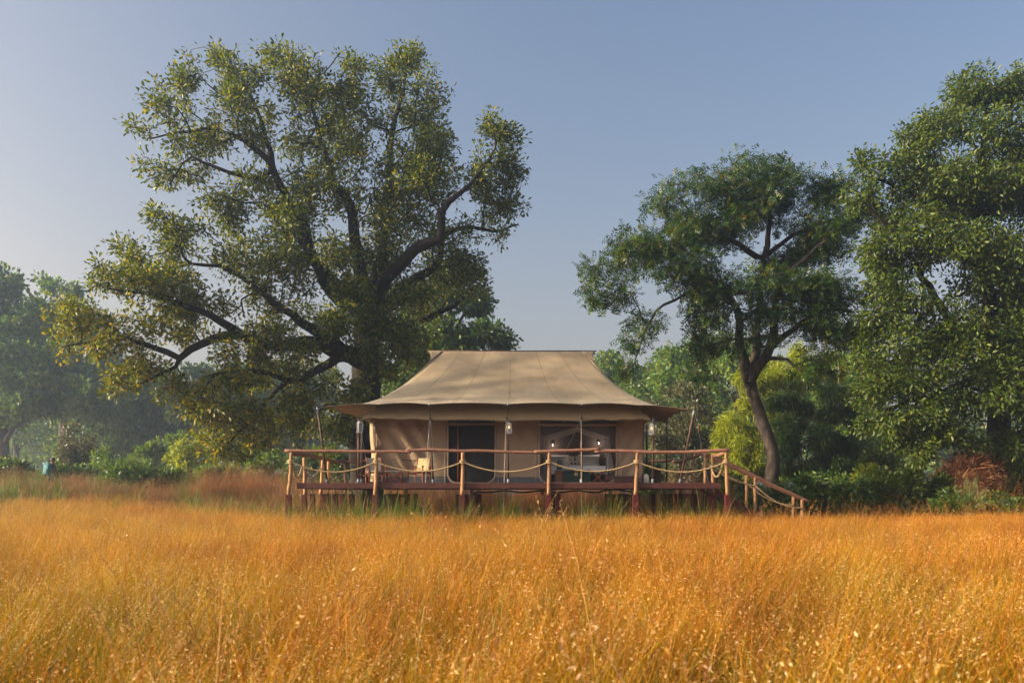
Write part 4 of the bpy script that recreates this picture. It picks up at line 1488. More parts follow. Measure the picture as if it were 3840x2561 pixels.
B_lobes = [px_lobe(l[0] - 12, l[1], l[2], l[3] * 1.06, l[4] * .72, l[5] * 1.05, YBt) for l in [
    (2380, 960, -2, 140, 90, 1.8), (2290, 1080, -2.2, 90, 80, 1.5), (2270, 1000, -2.2, 60, 60, 1.2), (2500, 900, -1.6, 160, 100, 2), (2580, 780, -.8, 130, 110, 2), (2660, 700, -.4, 90, 80, 1.6), (2800, 660, 0, 130, 70, 2),
    (2940, 660, .2, 140, 80, 2), (3070, 740, .2, 130, 100, 2), (2850, 790, 0, 230, 110, 2.8), (3130, 870, 0, 140, 110, 2.2), (3220, 800, .2, 80, 80, 1.6), (3000, 920, -.6, 190, 80, 2.4),
    (2700, 870, -.8, 180, 90, 2.2), (2560, 1030, -2, 190, 80, 2), (2740, 1080, -2, 180, 70, 1.8), (2900, 1070, -1.9, 180, 80, 1.8), (3040, 1080, -1.8, 150, 80, 1.8), (3150, 1120, -1.8, 140, 70, 1.8),
    (3080, 1220, -1.8, 160, 60, 1.6), (3200, 1260, -1.8, 120, 60, 1.4), (2680, 1200, -1.6, 110, 70, 1.5), (2640, 1310, -1.4, 60, 80, 1.1), (2430, 1190, -2.4, 70, 60, .9), (2400, 1290, -2.5, 55, 60, .8),
    (2370, 1390, -2.5, 45, 50, .7), (3090, 1350, -2, 80, 50, 1.2), (3040, 1400, -2, 80, 30, 1.2), (2740, 1300, -1.4, 60, 60, 1.0), (2830, 1170, -2, 110, 60, 1.4), (2960, 1160, -2, 110, 60, 1.4), (2690, 1120, -2, 120, 60, 1.4), (2850, 1260, -1.6, 70, 40, 1.0), (2650, 1400, -1.2, 45, 60, .8)]]
make_tree('feathery_tree', 'slim tree with one curved grey trunk and feathery drooping leaves beside the stairs', 'tree', B_limbs, B_lobes, 2600, 7, 'pinnate', .36, 'leaf_feather', 'bark_grey', 202, spread=.38, droop=.35, up=.8, pw=.13, sub=.46, shell=.3, tint_pow=1.4)

# the tall leafy tree at the edge ------------------------------------------------------
YC = 35.0
gC = ground_z(P(3760, 0, YC).x, YC)
C_limbs = [
    [(Vector((P(3745, 0, YC + 1).x, YC + 1, gC - .2)), .55), (P(3745, 1700, YC + 1), .48), (P(3740, 1500, YC + 1), .42), (P(3730, 1320, YC + .8), .40), (P(3715, 1200, YC + .6), .3), (P(3700, 1050, YC + .4), .25), (P(3660, 850, YC + .4), .2), (P(3680, 650, YC + .4), .15), (P(3700, 450, YC + .3), .08), (P(3720, 330, YC), .04)],
    LB(YC, (3730, 1340, .8, .3), (3650, 1290, 0, .22), (3560, 1200, -.8, .17), (3480, 1080, -1.2, .13), (3400, 950, -1.6, .09), (3330, 850, -1.8, .06), (3260, 780, -2, .04)),
    LB(YC, (3690, 1000, .4, .2), (3560, 900, -.2, .15), (3500, 800, -.6, .13), (3430, 730, -.8, .1), (3340, 690, -1, .07), (3240, 660, -1.2, .04)),
    LB(YC, (3735, 1290, .8, .3), (3830, 1150, .8, .22), (3880, 1000, .6, .18), (3860, 800, .6, .15), (3840, 600, .4, .12), (3880, 400, .4, .07)),
    LB(YC, (3740, 1420, 1, .26), (3640, 1430, -.4, .17), (3540, 1470, -1.6, .12), (3420, 1500, -2.4, .08), (3320, 1540, -2.6, .05)),
    LB(YC, (3740, 1400, 1, .24), (3860, 1380, -.4, .17), (3960, 1360, -1.4, .1)),
]
C_lobes = [px_lobe(*l, YC) for l in [
    (3650, 370, .2, 130, 90, 1.8), (3820, 330, .2, 120, 90, 2), (3560, 480, 0, 130, 100, 2), (3760, 520, -.4, 170, 120, 2.4), (3940, 450, 0, 130, 150, 2.4), (3420, 560, -.6, 100, 70, 1.6),
    (3310, 640, -.8, 110, 80, 1.6), (3480, 700, -1, 180, 100, 2.2), (3700, 720, -1.2, 200, 130, 2.4), (3900, 720, -.8, 150, 150, 2.4), (3350, 800, -1.2, 130, 80, 1.8), (3290, 960, -1.4, 90, 80, 1.5),
    (3430, 940, -1.8, 180, 120, 2.2), (3650, 960, -2, 190, 130, 2.2), (3850, 980, -1.8, 170, 150, 2.2), (3310, 1120, -1.6, 110, 90, 1.7), (3470, 1180, -2.4, 180, 120, 2.0), (3660, 1230, -2.6, 170, 110, 1.8),
    (3850, 1240, -2.2, 160, 130, 2.2), (3350, 1330, -2, 130, 110, 1.8), (3520, 1420, -2.8, 180, 120, 2.0), (3720, 1480, -2.8, 150, 110, 2.0), (3880, 1500, -2.6, 140, 140, 2.0), (3420, 1570, -2.6, 150, 90, 1.8),
    (3600, 1620, -2.6, 130, 60, 1.6), (3840, 1650, -2.4, 120, 60, 1.6), (3450, 1680, -2.6, 110, 60, 1.5), (3990, 1000, -1, 120, 300, 2.4), (3980, 330, -.2, 120, 110, 2), (3240, 1230, -1.8, 90, 90, 1.5), (3250, 1450, -2.2, 100, 90, 1.6), (3300, 1640, -2.4, 110, 80, 1.6), (3220, 730, -1, 70, 60, 1.2), (3900, 1700, -2.4, 120, 60, 1.4), (3740, 1100, 2.0, 200, 200, 1.6), (3700, 1400, 2.2, 220, 200, 1.6), (3880, 1400, 2.0, 160, 250, 1.6), (3640, 800, 1.6, 200, 200, 1.6)]]
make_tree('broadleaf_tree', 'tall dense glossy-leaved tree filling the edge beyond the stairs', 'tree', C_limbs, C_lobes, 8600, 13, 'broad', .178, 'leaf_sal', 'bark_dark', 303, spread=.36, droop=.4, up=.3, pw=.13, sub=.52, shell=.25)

# ---------------------------------------------------------------- trees further back
def simple_tree(name, label, px, ptop, Y, lobes, n, per, lsize, lmat, seed, r=.25, pbase=None, group=None, leaf='rhomb', wmat='bark_far', droop=.15, spread=.55, up=.3, lean=0, cat='tree', sub=.42, push=1.0):
    Y, lsize, spread, r = Y * push, lsize * push, spread * push, r * push
    lobes = [(a_, b_, c_ * push, d_, e_, f_ * push) for a_, b_, c_, d_, e_, f_ in lobes]
    b = P(px, 0, Y)
    g = ground_z(b.x, Y)
    top = P(px + lean, ptop, Y)
    mid = Vector((b.x * .6 + top.x * .4, Y, g + (top.z - g) * .45))
    limbs = [[(Vector((b.x, Y, g - .2)), r * 1.3), (Vector((b.x * .85 + mid.x * .15, Y, g + (top.z - g) * .12)), r), (mid, r * .75), (top - Vector((0, 0, (top.z - g) * .12)), r * .2)]]
    for k, lo in enumerate(lobes[:8]):
        c = px_lobe(*lo, Y)[0]
        f = min(.8, max(.2, (c.z - g) / (top.z - g) - .18))
        s0 = Vector((b.x, Y, g)).lerp(mid, min(1, f / .45)) if f < .45 else mid.lerp(top, (f - .45) / .55)
        limbs.append([(s0, r * .5), (s0.lerp(c, .5) + Vector((0, 0, .2)), r * .3), (c, r * .14)])
    return make_tree(name, label, cat, limbs, [px_lobe(*l, Y) for l in lobes], n, per, leaf, lsize, lmat, wmat, seed, group=group, spread=spread, droop=droop, up=up, pw=.14, step=.8, tip=.016, sub=sub, shell=.4)


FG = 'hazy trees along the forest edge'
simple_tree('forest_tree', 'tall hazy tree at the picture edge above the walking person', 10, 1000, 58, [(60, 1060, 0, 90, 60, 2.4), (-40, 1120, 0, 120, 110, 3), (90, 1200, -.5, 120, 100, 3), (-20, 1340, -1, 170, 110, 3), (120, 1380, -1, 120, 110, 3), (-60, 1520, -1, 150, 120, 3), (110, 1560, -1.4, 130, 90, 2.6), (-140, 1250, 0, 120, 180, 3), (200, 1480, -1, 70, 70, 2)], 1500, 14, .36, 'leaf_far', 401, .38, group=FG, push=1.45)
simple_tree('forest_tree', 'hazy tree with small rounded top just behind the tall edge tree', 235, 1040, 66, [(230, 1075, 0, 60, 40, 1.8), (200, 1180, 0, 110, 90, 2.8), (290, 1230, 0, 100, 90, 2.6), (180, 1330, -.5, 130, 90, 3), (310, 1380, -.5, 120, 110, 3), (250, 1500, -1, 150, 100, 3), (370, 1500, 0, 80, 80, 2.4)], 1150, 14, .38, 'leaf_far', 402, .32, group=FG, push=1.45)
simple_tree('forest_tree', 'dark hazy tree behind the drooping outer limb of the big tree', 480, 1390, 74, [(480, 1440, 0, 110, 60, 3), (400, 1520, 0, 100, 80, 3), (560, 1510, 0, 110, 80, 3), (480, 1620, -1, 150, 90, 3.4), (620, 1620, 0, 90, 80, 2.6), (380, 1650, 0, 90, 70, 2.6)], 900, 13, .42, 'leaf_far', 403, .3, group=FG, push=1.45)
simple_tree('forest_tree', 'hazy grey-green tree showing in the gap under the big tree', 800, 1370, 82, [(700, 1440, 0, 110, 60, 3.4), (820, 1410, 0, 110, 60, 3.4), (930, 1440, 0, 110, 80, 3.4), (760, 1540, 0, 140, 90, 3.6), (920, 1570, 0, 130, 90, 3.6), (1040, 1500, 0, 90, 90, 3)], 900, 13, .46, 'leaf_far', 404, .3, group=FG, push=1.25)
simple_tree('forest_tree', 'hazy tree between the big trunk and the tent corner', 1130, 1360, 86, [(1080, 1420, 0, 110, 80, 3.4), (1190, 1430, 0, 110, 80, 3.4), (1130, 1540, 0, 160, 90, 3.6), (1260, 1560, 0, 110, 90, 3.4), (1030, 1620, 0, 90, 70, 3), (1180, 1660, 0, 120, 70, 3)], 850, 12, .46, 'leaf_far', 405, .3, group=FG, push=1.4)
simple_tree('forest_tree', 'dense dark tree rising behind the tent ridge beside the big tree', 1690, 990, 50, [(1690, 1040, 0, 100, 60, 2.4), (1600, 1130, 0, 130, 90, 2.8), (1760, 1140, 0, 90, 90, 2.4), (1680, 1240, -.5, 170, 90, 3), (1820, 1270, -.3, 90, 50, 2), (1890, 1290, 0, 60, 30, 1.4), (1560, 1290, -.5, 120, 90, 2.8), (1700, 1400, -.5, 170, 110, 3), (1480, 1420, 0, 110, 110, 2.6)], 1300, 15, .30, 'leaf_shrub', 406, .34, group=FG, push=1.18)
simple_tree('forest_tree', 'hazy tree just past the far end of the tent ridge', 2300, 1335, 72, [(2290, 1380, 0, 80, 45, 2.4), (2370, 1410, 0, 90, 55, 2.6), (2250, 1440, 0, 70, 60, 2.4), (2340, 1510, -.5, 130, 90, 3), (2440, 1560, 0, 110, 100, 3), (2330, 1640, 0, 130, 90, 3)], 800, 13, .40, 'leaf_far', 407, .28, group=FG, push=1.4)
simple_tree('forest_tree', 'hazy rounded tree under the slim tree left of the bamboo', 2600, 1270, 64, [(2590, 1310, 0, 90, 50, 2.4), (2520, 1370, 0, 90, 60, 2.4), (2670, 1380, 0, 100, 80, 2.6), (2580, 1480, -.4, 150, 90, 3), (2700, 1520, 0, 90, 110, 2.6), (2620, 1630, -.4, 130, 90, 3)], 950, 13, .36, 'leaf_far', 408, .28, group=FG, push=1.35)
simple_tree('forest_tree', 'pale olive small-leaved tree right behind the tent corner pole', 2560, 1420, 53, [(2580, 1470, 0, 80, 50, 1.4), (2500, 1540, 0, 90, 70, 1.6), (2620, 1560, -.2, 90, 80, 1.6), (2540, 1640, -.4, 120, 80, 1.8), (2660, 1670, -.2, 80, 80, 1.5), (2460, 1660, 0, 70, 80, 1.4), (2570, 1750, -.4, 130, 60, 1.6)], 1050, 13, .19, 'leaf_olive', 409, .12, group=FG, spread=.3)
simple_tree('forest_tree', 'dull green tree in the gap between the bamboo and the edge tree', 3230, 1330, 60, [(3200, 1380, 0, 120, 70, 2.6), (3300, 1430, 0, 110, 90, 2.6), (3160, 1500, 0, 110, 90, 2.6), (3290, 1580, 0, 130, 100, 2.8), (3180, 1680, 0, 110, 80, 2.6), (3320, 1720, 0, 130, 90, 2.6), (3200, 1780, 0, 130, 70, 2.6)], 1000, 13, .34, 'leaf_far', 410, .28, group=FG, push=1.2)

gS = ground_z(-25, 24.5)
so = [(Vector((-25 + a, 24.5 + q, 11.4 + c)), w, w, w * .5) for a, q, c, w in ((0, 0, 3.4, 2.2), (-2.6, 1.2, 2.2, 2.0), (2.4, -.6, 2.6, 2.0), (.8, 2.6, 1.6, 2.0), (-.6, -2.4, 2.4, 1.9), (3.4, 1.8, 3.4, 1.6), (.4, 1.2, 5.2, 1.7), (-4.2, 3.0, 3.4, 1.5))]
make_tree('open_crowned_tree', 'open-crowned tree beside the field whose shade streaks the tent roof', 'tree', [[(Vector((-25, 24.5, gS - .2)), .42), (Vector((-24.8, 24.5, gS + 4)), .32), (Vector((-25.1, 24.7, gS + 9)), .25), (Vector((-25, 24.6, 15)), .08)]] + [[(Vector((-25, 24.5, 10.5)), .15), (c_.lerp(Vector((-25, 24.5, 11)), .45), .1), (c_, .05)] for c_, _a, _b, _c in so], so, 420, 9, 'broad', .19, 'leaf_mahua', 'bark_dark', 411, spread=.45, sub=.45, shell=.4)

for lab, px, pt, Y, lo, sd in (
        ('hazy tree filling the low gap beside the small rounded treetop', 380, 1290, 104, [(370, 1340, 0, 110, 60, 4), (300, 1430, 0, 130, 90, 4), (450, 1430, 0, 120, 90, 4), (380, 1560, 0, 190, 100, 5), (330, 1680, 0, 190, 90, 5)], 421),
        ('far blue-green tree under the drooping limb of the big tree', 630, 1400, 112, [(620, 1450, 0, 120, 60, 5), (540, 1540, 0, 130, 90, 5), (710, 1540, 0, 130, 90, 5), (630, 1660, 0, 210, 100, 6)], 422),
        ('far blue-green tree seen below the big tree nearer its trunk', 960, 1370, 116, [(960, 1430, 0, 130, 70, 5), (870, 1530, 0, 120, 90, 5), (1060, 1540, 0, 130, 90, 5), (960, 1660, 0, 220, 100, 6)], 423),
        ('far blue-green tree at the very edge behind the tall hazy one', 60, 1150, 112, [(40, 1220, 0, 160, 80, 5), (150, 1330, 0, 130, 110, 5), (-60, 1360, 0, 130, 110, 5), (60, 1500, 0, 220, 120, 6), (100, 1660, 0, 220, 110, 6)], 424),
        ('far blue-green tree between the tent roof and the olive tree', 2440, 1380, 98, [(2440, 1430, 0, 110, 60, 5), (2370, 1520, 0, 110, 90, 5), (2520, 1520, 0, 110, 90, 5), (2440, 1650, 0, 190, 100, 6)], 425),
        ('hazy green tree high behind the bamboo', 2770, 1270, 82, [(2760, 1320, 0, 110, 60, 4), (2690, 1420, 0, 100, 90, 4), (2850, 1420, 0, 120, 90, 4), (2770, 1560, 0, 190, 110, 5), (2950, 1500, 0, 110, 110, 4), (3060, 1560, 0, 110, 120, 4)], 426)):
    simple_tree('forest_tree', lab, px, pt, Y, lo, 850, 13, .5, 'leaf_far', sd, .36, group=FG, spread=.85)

# bamboo ------------------------------------------------------------------------------
def bamboo(label, px, Y, tops, lobes, n, seed, lm='leaf_bamboo'):
    b = P(px, 0, Y)
    g = ground_z(b.x, Y)
    limbs = []
    rr = random.Random(seed)
    root0 = Vector((b.x, Y, g - .1))
    for k, (tx, ty, dy) in enumerate(tops):
        t = P(tx, ty, Y + dy)
        s = root0 + Vector((rr.uniform(-.8, .8), rr.uniform(-.6, .6), 0))
        mid = s.lerp(t, .55)
        mid.z += (t.z - g) * .14
        pts = [(s, .05), (s.lerp(mid, .5) + Vector((0, 0, (t.z - g) * .05)), .045), (mid, .035), (t, .012)]
        limbs.append(pts if k == 0 else [(root0, .05)] + pts[0:])
    return make_tree('bamboo_clump', label, 'bamboo', limbs, [px_lobe(*l, Y) for l in lobes], n, 24, 'narrow', .34, lm, 'culm', seed, group='bamboo clumps beyond the stairs', spread=.42, droop=.75, up=.2, pw=.12, step=.8, tip=.008, sub=.30, shell=.6)


bamboo('bright yellow-green bamboo clump behind the curved grey trunk', 2800, 49, [(2740, 1480, -.6), (2780, 1400, .2), (2900, 1330, .4), (2720, 1620, -1), (2960, 1320, .6), (2850, 1420, -.8), (3050, 1360, .8)],
       [(2800, 1450, 0, 80, 60, 1.6), (2760, 1560, -.4, 75, 80, 1.6), (2740, 1670, -.8, 65, 70, 1.5), (2840, 1590, -.4, 80, 90, 1.6), (2810, 1700, -.6, 90, 70, 1.6), (2900, 1360, .4, 110, 50, 1.8), (3000, 1350, .6, 90, 45, 1.8), (2950, 1430, .2, 110, 70, 1.8), (3080, 1400, .8, 80, 60, 1.6), (2770, 1780, -.8, 90, 60, 1.5), (2880, 1760, -.2, 90, 70, 1.6), (2960, 1520, .4, 100, 70, 1.6)], 1500, 501)
bamboo('shaded deep green bamboo thicket between the grey trunk and the edge tree', 3020, 44, [(2960, 1480, 0), (3080, 1460, .4), (3150, 1540, .4), (2940, 1600, -.6), (3100, 1620, -.6)],
       [(2970, 1540, 0, 90, 80, 1.6), (3080, 1510, .2, 100, 80, 1.6), (3150, 1600, .2, 90, 80, 1.6), (3020, 1640, -.4, 110, 80, 1.6), (2940, 1680, -.6, 80, 70, 1.4), (3130, 1690, -.4, 100, 60, 1.5), (3000, 1770, -.6, 120, 60, 1.5), (3180, 1780, -.4, 110, 60, 1.5), (3220, 1660, .2, 80, 70, 1.4)], 1300, 502, 'leaf_shrub')
for k, (px, pt, py0, lab) in enumerate(((3142, 830, 1320, 'tall bare bamboo stem poking up between the slim tree and the edge tree'), (3092, 1080, 1330, 'shorter bare bamboo stem showing against the sky low between the two trees'))):
    Yc = 47 + k
    t = P(px + 8, pt, Yc)
    b = P(px - 6, 0, Yc)
    b.z = ground_z(b.x, Yc) - .1
    o = thing('bare_bamboo', lab, 'bamboo', tuple(b), 0, 'bare bamboo stems')
    part(MB().tube([b, b.lerp(t, .6) + Vector((.05, 0, 0)), t], [.05, .035, .012], 6), 'culm', M['culm'], o, True)
    rr = random.Random(k)
    for j in range(16):
        q = b.lerp(t, .5 + .5 * j / 16)
        s = -1 if j % 2 else 1
        L = rr.uniform(.5, 1.1)
        part(MB().tube([q, q + Vector((s * L * .5, rr.uniform(-.3, .3), L * .22)), q + Vector((s * L, rr.uniform(-.4, .4), L * .18))], [.012, .008, .004], 4), 'twig', M['culm'], o, True)

# far wood behind everything ------------------------------------------------------------
rg = np.random.default_rng(77)
cl = []
for k in range(150):
    ang = rg.uniform(-.72, .72)
    d = rg.uniform(138, 188)
    x, y = d * math.tan(ang), d
    h = rg.uniform(12, 20) * (1 if abs(ang) > .12 else .8)
    cl.append((x, y, ground_z(x, y), h, rg.uniform(3.2, 5.5)))
pos, ct = [], []
for x, y, g, h, r in cl:
    nsub = 16
    dirs = unit(rg.normal(0, 1, (nsub, 3)))
    cen = dirs * rg.uniform(.4, 1, (nsub, 1)) * np.array([r, r, h * .42]) + np.array([x, y, g + h * .55])
    k = rg.integers(0, nsub, 420)
    pos.append(cen[k] + rg.normal(0, .75, (420, 3)) * np.array([1.1, 1.1, .9]))
pos = np.concatenate(pos)
pos = pos[pos[:, 2] > .3]
nn = len(pos)
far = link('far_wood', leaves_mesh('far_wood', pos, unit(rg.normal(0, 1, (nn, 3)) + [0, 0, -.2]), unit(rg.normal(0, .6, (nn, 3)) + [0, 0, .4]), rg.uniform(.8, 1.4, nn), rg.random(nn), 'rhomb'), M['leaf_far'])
tag(far, 'far hazy woodland closing the view behind the nearer trees', 'woodland', kind='stuff')

# shrubs -------------------------------------------------------------------------------
def shrub(label, px, ptop, Y, hw, lmat, seed, leaf='broad', lsize=.2, n=260, per=13, group=None, name='shrub', droop=.15, depth=None):
    b = P(px, 0, Y)
    g = ground_z(b.x, Y)
    s = Y / F_PX
    t = P(px, ptop, Y)
    h = t.z - g
    w = hw * s
    d = depth or max(.9, w * .8)
    rr = random.Random(seed)
    root0 = Vector((b.x, Y, g - .05))
    limbs = [[(root0, .06), (Vector((b.x, Y, g + h * .4)), .04), (Vector((b.x + .1, Y, g + h * .8)), .02)]]
    lobes = [(Vector((b.x, Y, g + h * .5)), w * .8, d * .8, h * .42)]
    for k in range(6):
        a = rr.uniform(0, 6.28)
        c = Vector((b.x + math.cos(a) * w * .6, Y + math.sin(a) * d * .55, g + h * rr.uniform(.3, .72)))
        limbs.append([(root0 + Vector((0, 0, .08)), .04), (root0.lerp(c, .6), .03), (c, .015)])
        lobes.append((c, w * rr.uniform(.3, .5), d * .45, h * rr.uniform(.2, .3)))
    return make_tree(name, label, 'shrub', limbs, lobes, n, per, leaf, lsize, lmat, 'bark_far', seed, group=group, spread=.3, droop=droop, up=.5, pw=.15, step=.4, tip=.006, shell=.5)


GL = 'shrubs at the foot of the hazy forest'
for i, (px, pt, Y, hw, mt, ls, lab) in enumerate((
        (30, 1690, 45, 130, 'leaf_shrub', .22, 'low dark shrub at the picture edge beside the walking person'),
        (300, 1560, 54, 110, 'leaf_olive', .24, 'tall rounded grey-green shrub standing above the walking person'),
        (420, 1650, 52, 120, 'leaf_far', .22, 'hazy shrub next to the tall rounded grey-green one'),
        (262, 1742, 43, 110, 'leaf_shrub', .22, 'dark leafy shrub just past the walking person'),
        (470, 1738, 41, 120, 'leaf_shrub', .24, 'broad-leaved bright shrub at the edge of the grass below the hanging limb'),
        (600, 1560, 66, 120, 'leaf_far', .30, 'hazy shrub below the gap in the trees'),
        (620, 1745, 41.5, 100, 'leaf_shrub', .22, 'small shrub in front of the yellowish one'),
        (720, 1600, 60, 90, 'leaf_bamboo', .28, 'yellow-green feathery shrub in the misty gap'),
        (800, 1735, 44, 110, 'leaf_far', .22, 'shrub under the lowest hanging leaves of the big tree'),
        (1000, 1640, 52, 120, 'leaf_far', .24, 'hazy shrub beside the deck end near the big trunk'),
        (1160, 1650, 50, 110, 'leaf_shrub', .22, 'shrub behind the crooked end railing'),
        (1290, 1640, 46, 90, 'leaf_shrub', .2, 'dark shrub at the foot of the big trunk'))):
    shrub(lab, px, pt, Y, hw, mt, 600 + i, lsize=ls, n=300 if hw > 100 else 200, group=GL)
GR = 'shrubs along the edge of the wood beyond the stairs'
for i, (px, pt, Y, hw, mt, ls, lab) in enumerate((
        (2760, 1740, 38, 100, 'leaf_shrub', .2, 'shrub behind the top of the stairs'),
        (2660, 1700, 41, 90, 'leaf_olive', .18, 'olive shrub behind the bent end railing'),
        (2450, 1720, 40, 90, 'leaf_shrub', .2, 'shrub showing between the tent corner poles'),
        (2945, 1775, 33.5, 120, 'leaf_shrub', .2, 'dark shrub in front of the curved grey trunk'),
        (3070, 1740, 34.5, 120, 'leaf_shrub', .2, 'dark shrub past the foot of the stairs'),
        (3215, 1765, 33.5, 110, 'leaf_shrub', .2, 'low dark shrub midway along the wood edge'),
        (3240, 1720, 38, 80, 'leaf_bamboo', .2, 'upright yellow-green shrub in the shade'),
        (3350, 1740, 33.5, 120, 'leaf_sal', .2, 'leafy shrub just before the brushwood heap'),
        (3470, 1730, 34, 100, 'leaf_sal', .22, 'tall leafy shrub overlapping the brushwood heap'),
        (3560, 1830, 31.5, 80, 'leaf_shrub', .18, 'low shrub at the foot of the stick fence'),
        (3760, 1840, 31.5, 110, 'leaf_shrub', .18, 'low dark shrub under the shaded end of the brushwood heap'),
        (3850, 1700, 34.5, 110, 'leaf_shrub', .2, 'tall dark shrub at the picture edge beside the brushwood heap'),
        (3140, 1660, 40, 120, 'leaf_shrub', .2, 'tall dark shrub under the bamboo thicket'),
        (3330, 1640, 40, 110, 'leaf_sal', .2, 'tall leafy shrub filling the gap under the edge tree'))):
    shrub(lab, px, pt, Y, hw, mt, 640 + i, lsize=ls, n=300 if hw > 95 else 220, group=GR)

# brushwood heap and stick fence -----------------------------------------------------------
Yh = 36.5
c = P(3690, 0, Yh)
gh = ground_z(c.x, Yh)
n = 14000
u = unit(rg.normal(0, 1, (n, 3)))
u[:, 2] = np.abs(u[:, 2])
hw, hh = 190 * Yh / F_PX, (1850 - 1712) / F_PX * Yh + EYE - gh
pos = np.array([c.x, Yh, gh]) + u * np.array([hw, 1.6, hh]) * (.72 + .36 * rg.random((n, 1)))
tang = np.cross(u, [0, -1, 0]) + rg.normal(0, 1.1, (n, 3))
heap = thing('brushwood_heap', 'rust-coloured heap of dry brushwood under the edge tree', 'brushwood', (c.x, Yh, gh))
o = link('sticks', leaves_mesh('sticks', pos, unit(tang), u + rg.normal(0, .3, (n, 3)), rg.uniform(.5, 1.2, n), rg.random(n), 'stick'), M['straw'], heap)
o.matrix_parent_inverse = Matrix.Translation(heap.location).inverted()
o['kind'] = 'stuff'
m = MB()
prof = 14
g = []
for i in range(prof + 1):
    for j in range(prof):
        th, ph = math.pi / 2 * i / prof, 2 * math.pi * j / prof
        g.append((c.x + hw * .86 * math.sin(th) * math.cos(ph), Yh + 1.4 * math.sin(th) * math.sin(ph), gh - .05 + hh * .86 * math.cos(th)))
m.add(g, [(i * prof + j, i * prof + (j + 1) % prof, (i + 1) * prof + (j + 1) % prof, (i + 1) * prof + j) for i in range(prof) for j in range(prof)])
part(m, 'core', noise_mat('brush_core', (.06, .025, .012), (.14, .06, .03), 5, .95, .6), heap)
Yf = 33.6
fence = thing('stick_fence', 'rough fence of pale sticks before the brushwood heap', 'fence', tuple(P(3640, 1850, Yf)))
rr = random.Random(9)
for k, px in enumerate((3588, 3612, 3638, 3664, 3700, 3745)):
    b = P(px, 0, Yf)
    b.z = ground_z(b.x, Yf) - .1
    t = P(px + rr.uniform(-6, 6), 1775 + rr.uniform(-12, 14), Yf)
    part(log_mb([b, b.lerp(t, .5), t], .026, .02, 700 + k, 4, 6, .02, False), 'stake', M['rail'], fence, True)
for k, (y0, y1, xa, xb) in enumerate(((1793, 1800, 3580, 3668), (1801, 1806, 3575, 3662), (1815, 1815, 3555, 3680), (1790, 1808, 3650, 3760))):
    a, b = P(xa, y0, Yf - .04), P(xb, y1, Yf - .04)
    part(log_mb([a, a.lerp(b, .5), b], .024, .02, 720 + k, 5, 6, .03, False), 'rail', M['rail'], fence, True)

# young palm ---------------------------------------------------------------------------
pb = P(3628, 0, 31)
pb.z = ground_z(pb.x, 31)
palm = thing('young_palm', 'young palm with a spiky fan of yellow-green leaflets by the stick fence', 'palm', tuple(pb))
cols = plain_mat('palm_green', (.13, .17, .04), .5)
rr = random.Random(4)
for k, (tx, ty) in enumerate(((3670, 1840), (3610, 1822), (3640, 1808), (3580, 1850), (3690, 1875))):
    t = P(tx, ty, 31 + rr.uniform(-.3, .3))
    midp = pb.lerp(t, .55) + Vector((0, 0, .35))
    line = catmull([pb, midp, t], 9)
    m = MB()
    m.tube(line, [.018 - .015 * i / len(line) for i in range(len(line))], 5)
    for i in range(5, len(line)):
        d = (line[min(i + 1, len(line) - 1)] - line[i - 1]).normalized()
        for s in (-1, 1):
            sd = d.cross(Vector((0, -1, .3))).normalized() * s
            a = line[i]
            e = a + (d * .75 + sd * .6).normalized() * .42 - Vector((0, 0, .05))
            w = d.cross(sd).normalized() * .003 + d * .006
            m.add([a - w, a.lerp(e, .45) + w * 1.1, e, a.lerp(e, .45) - w * 1.2], [(0, 1, 2, 3)])
    part(m, 'frond', cols, palm)

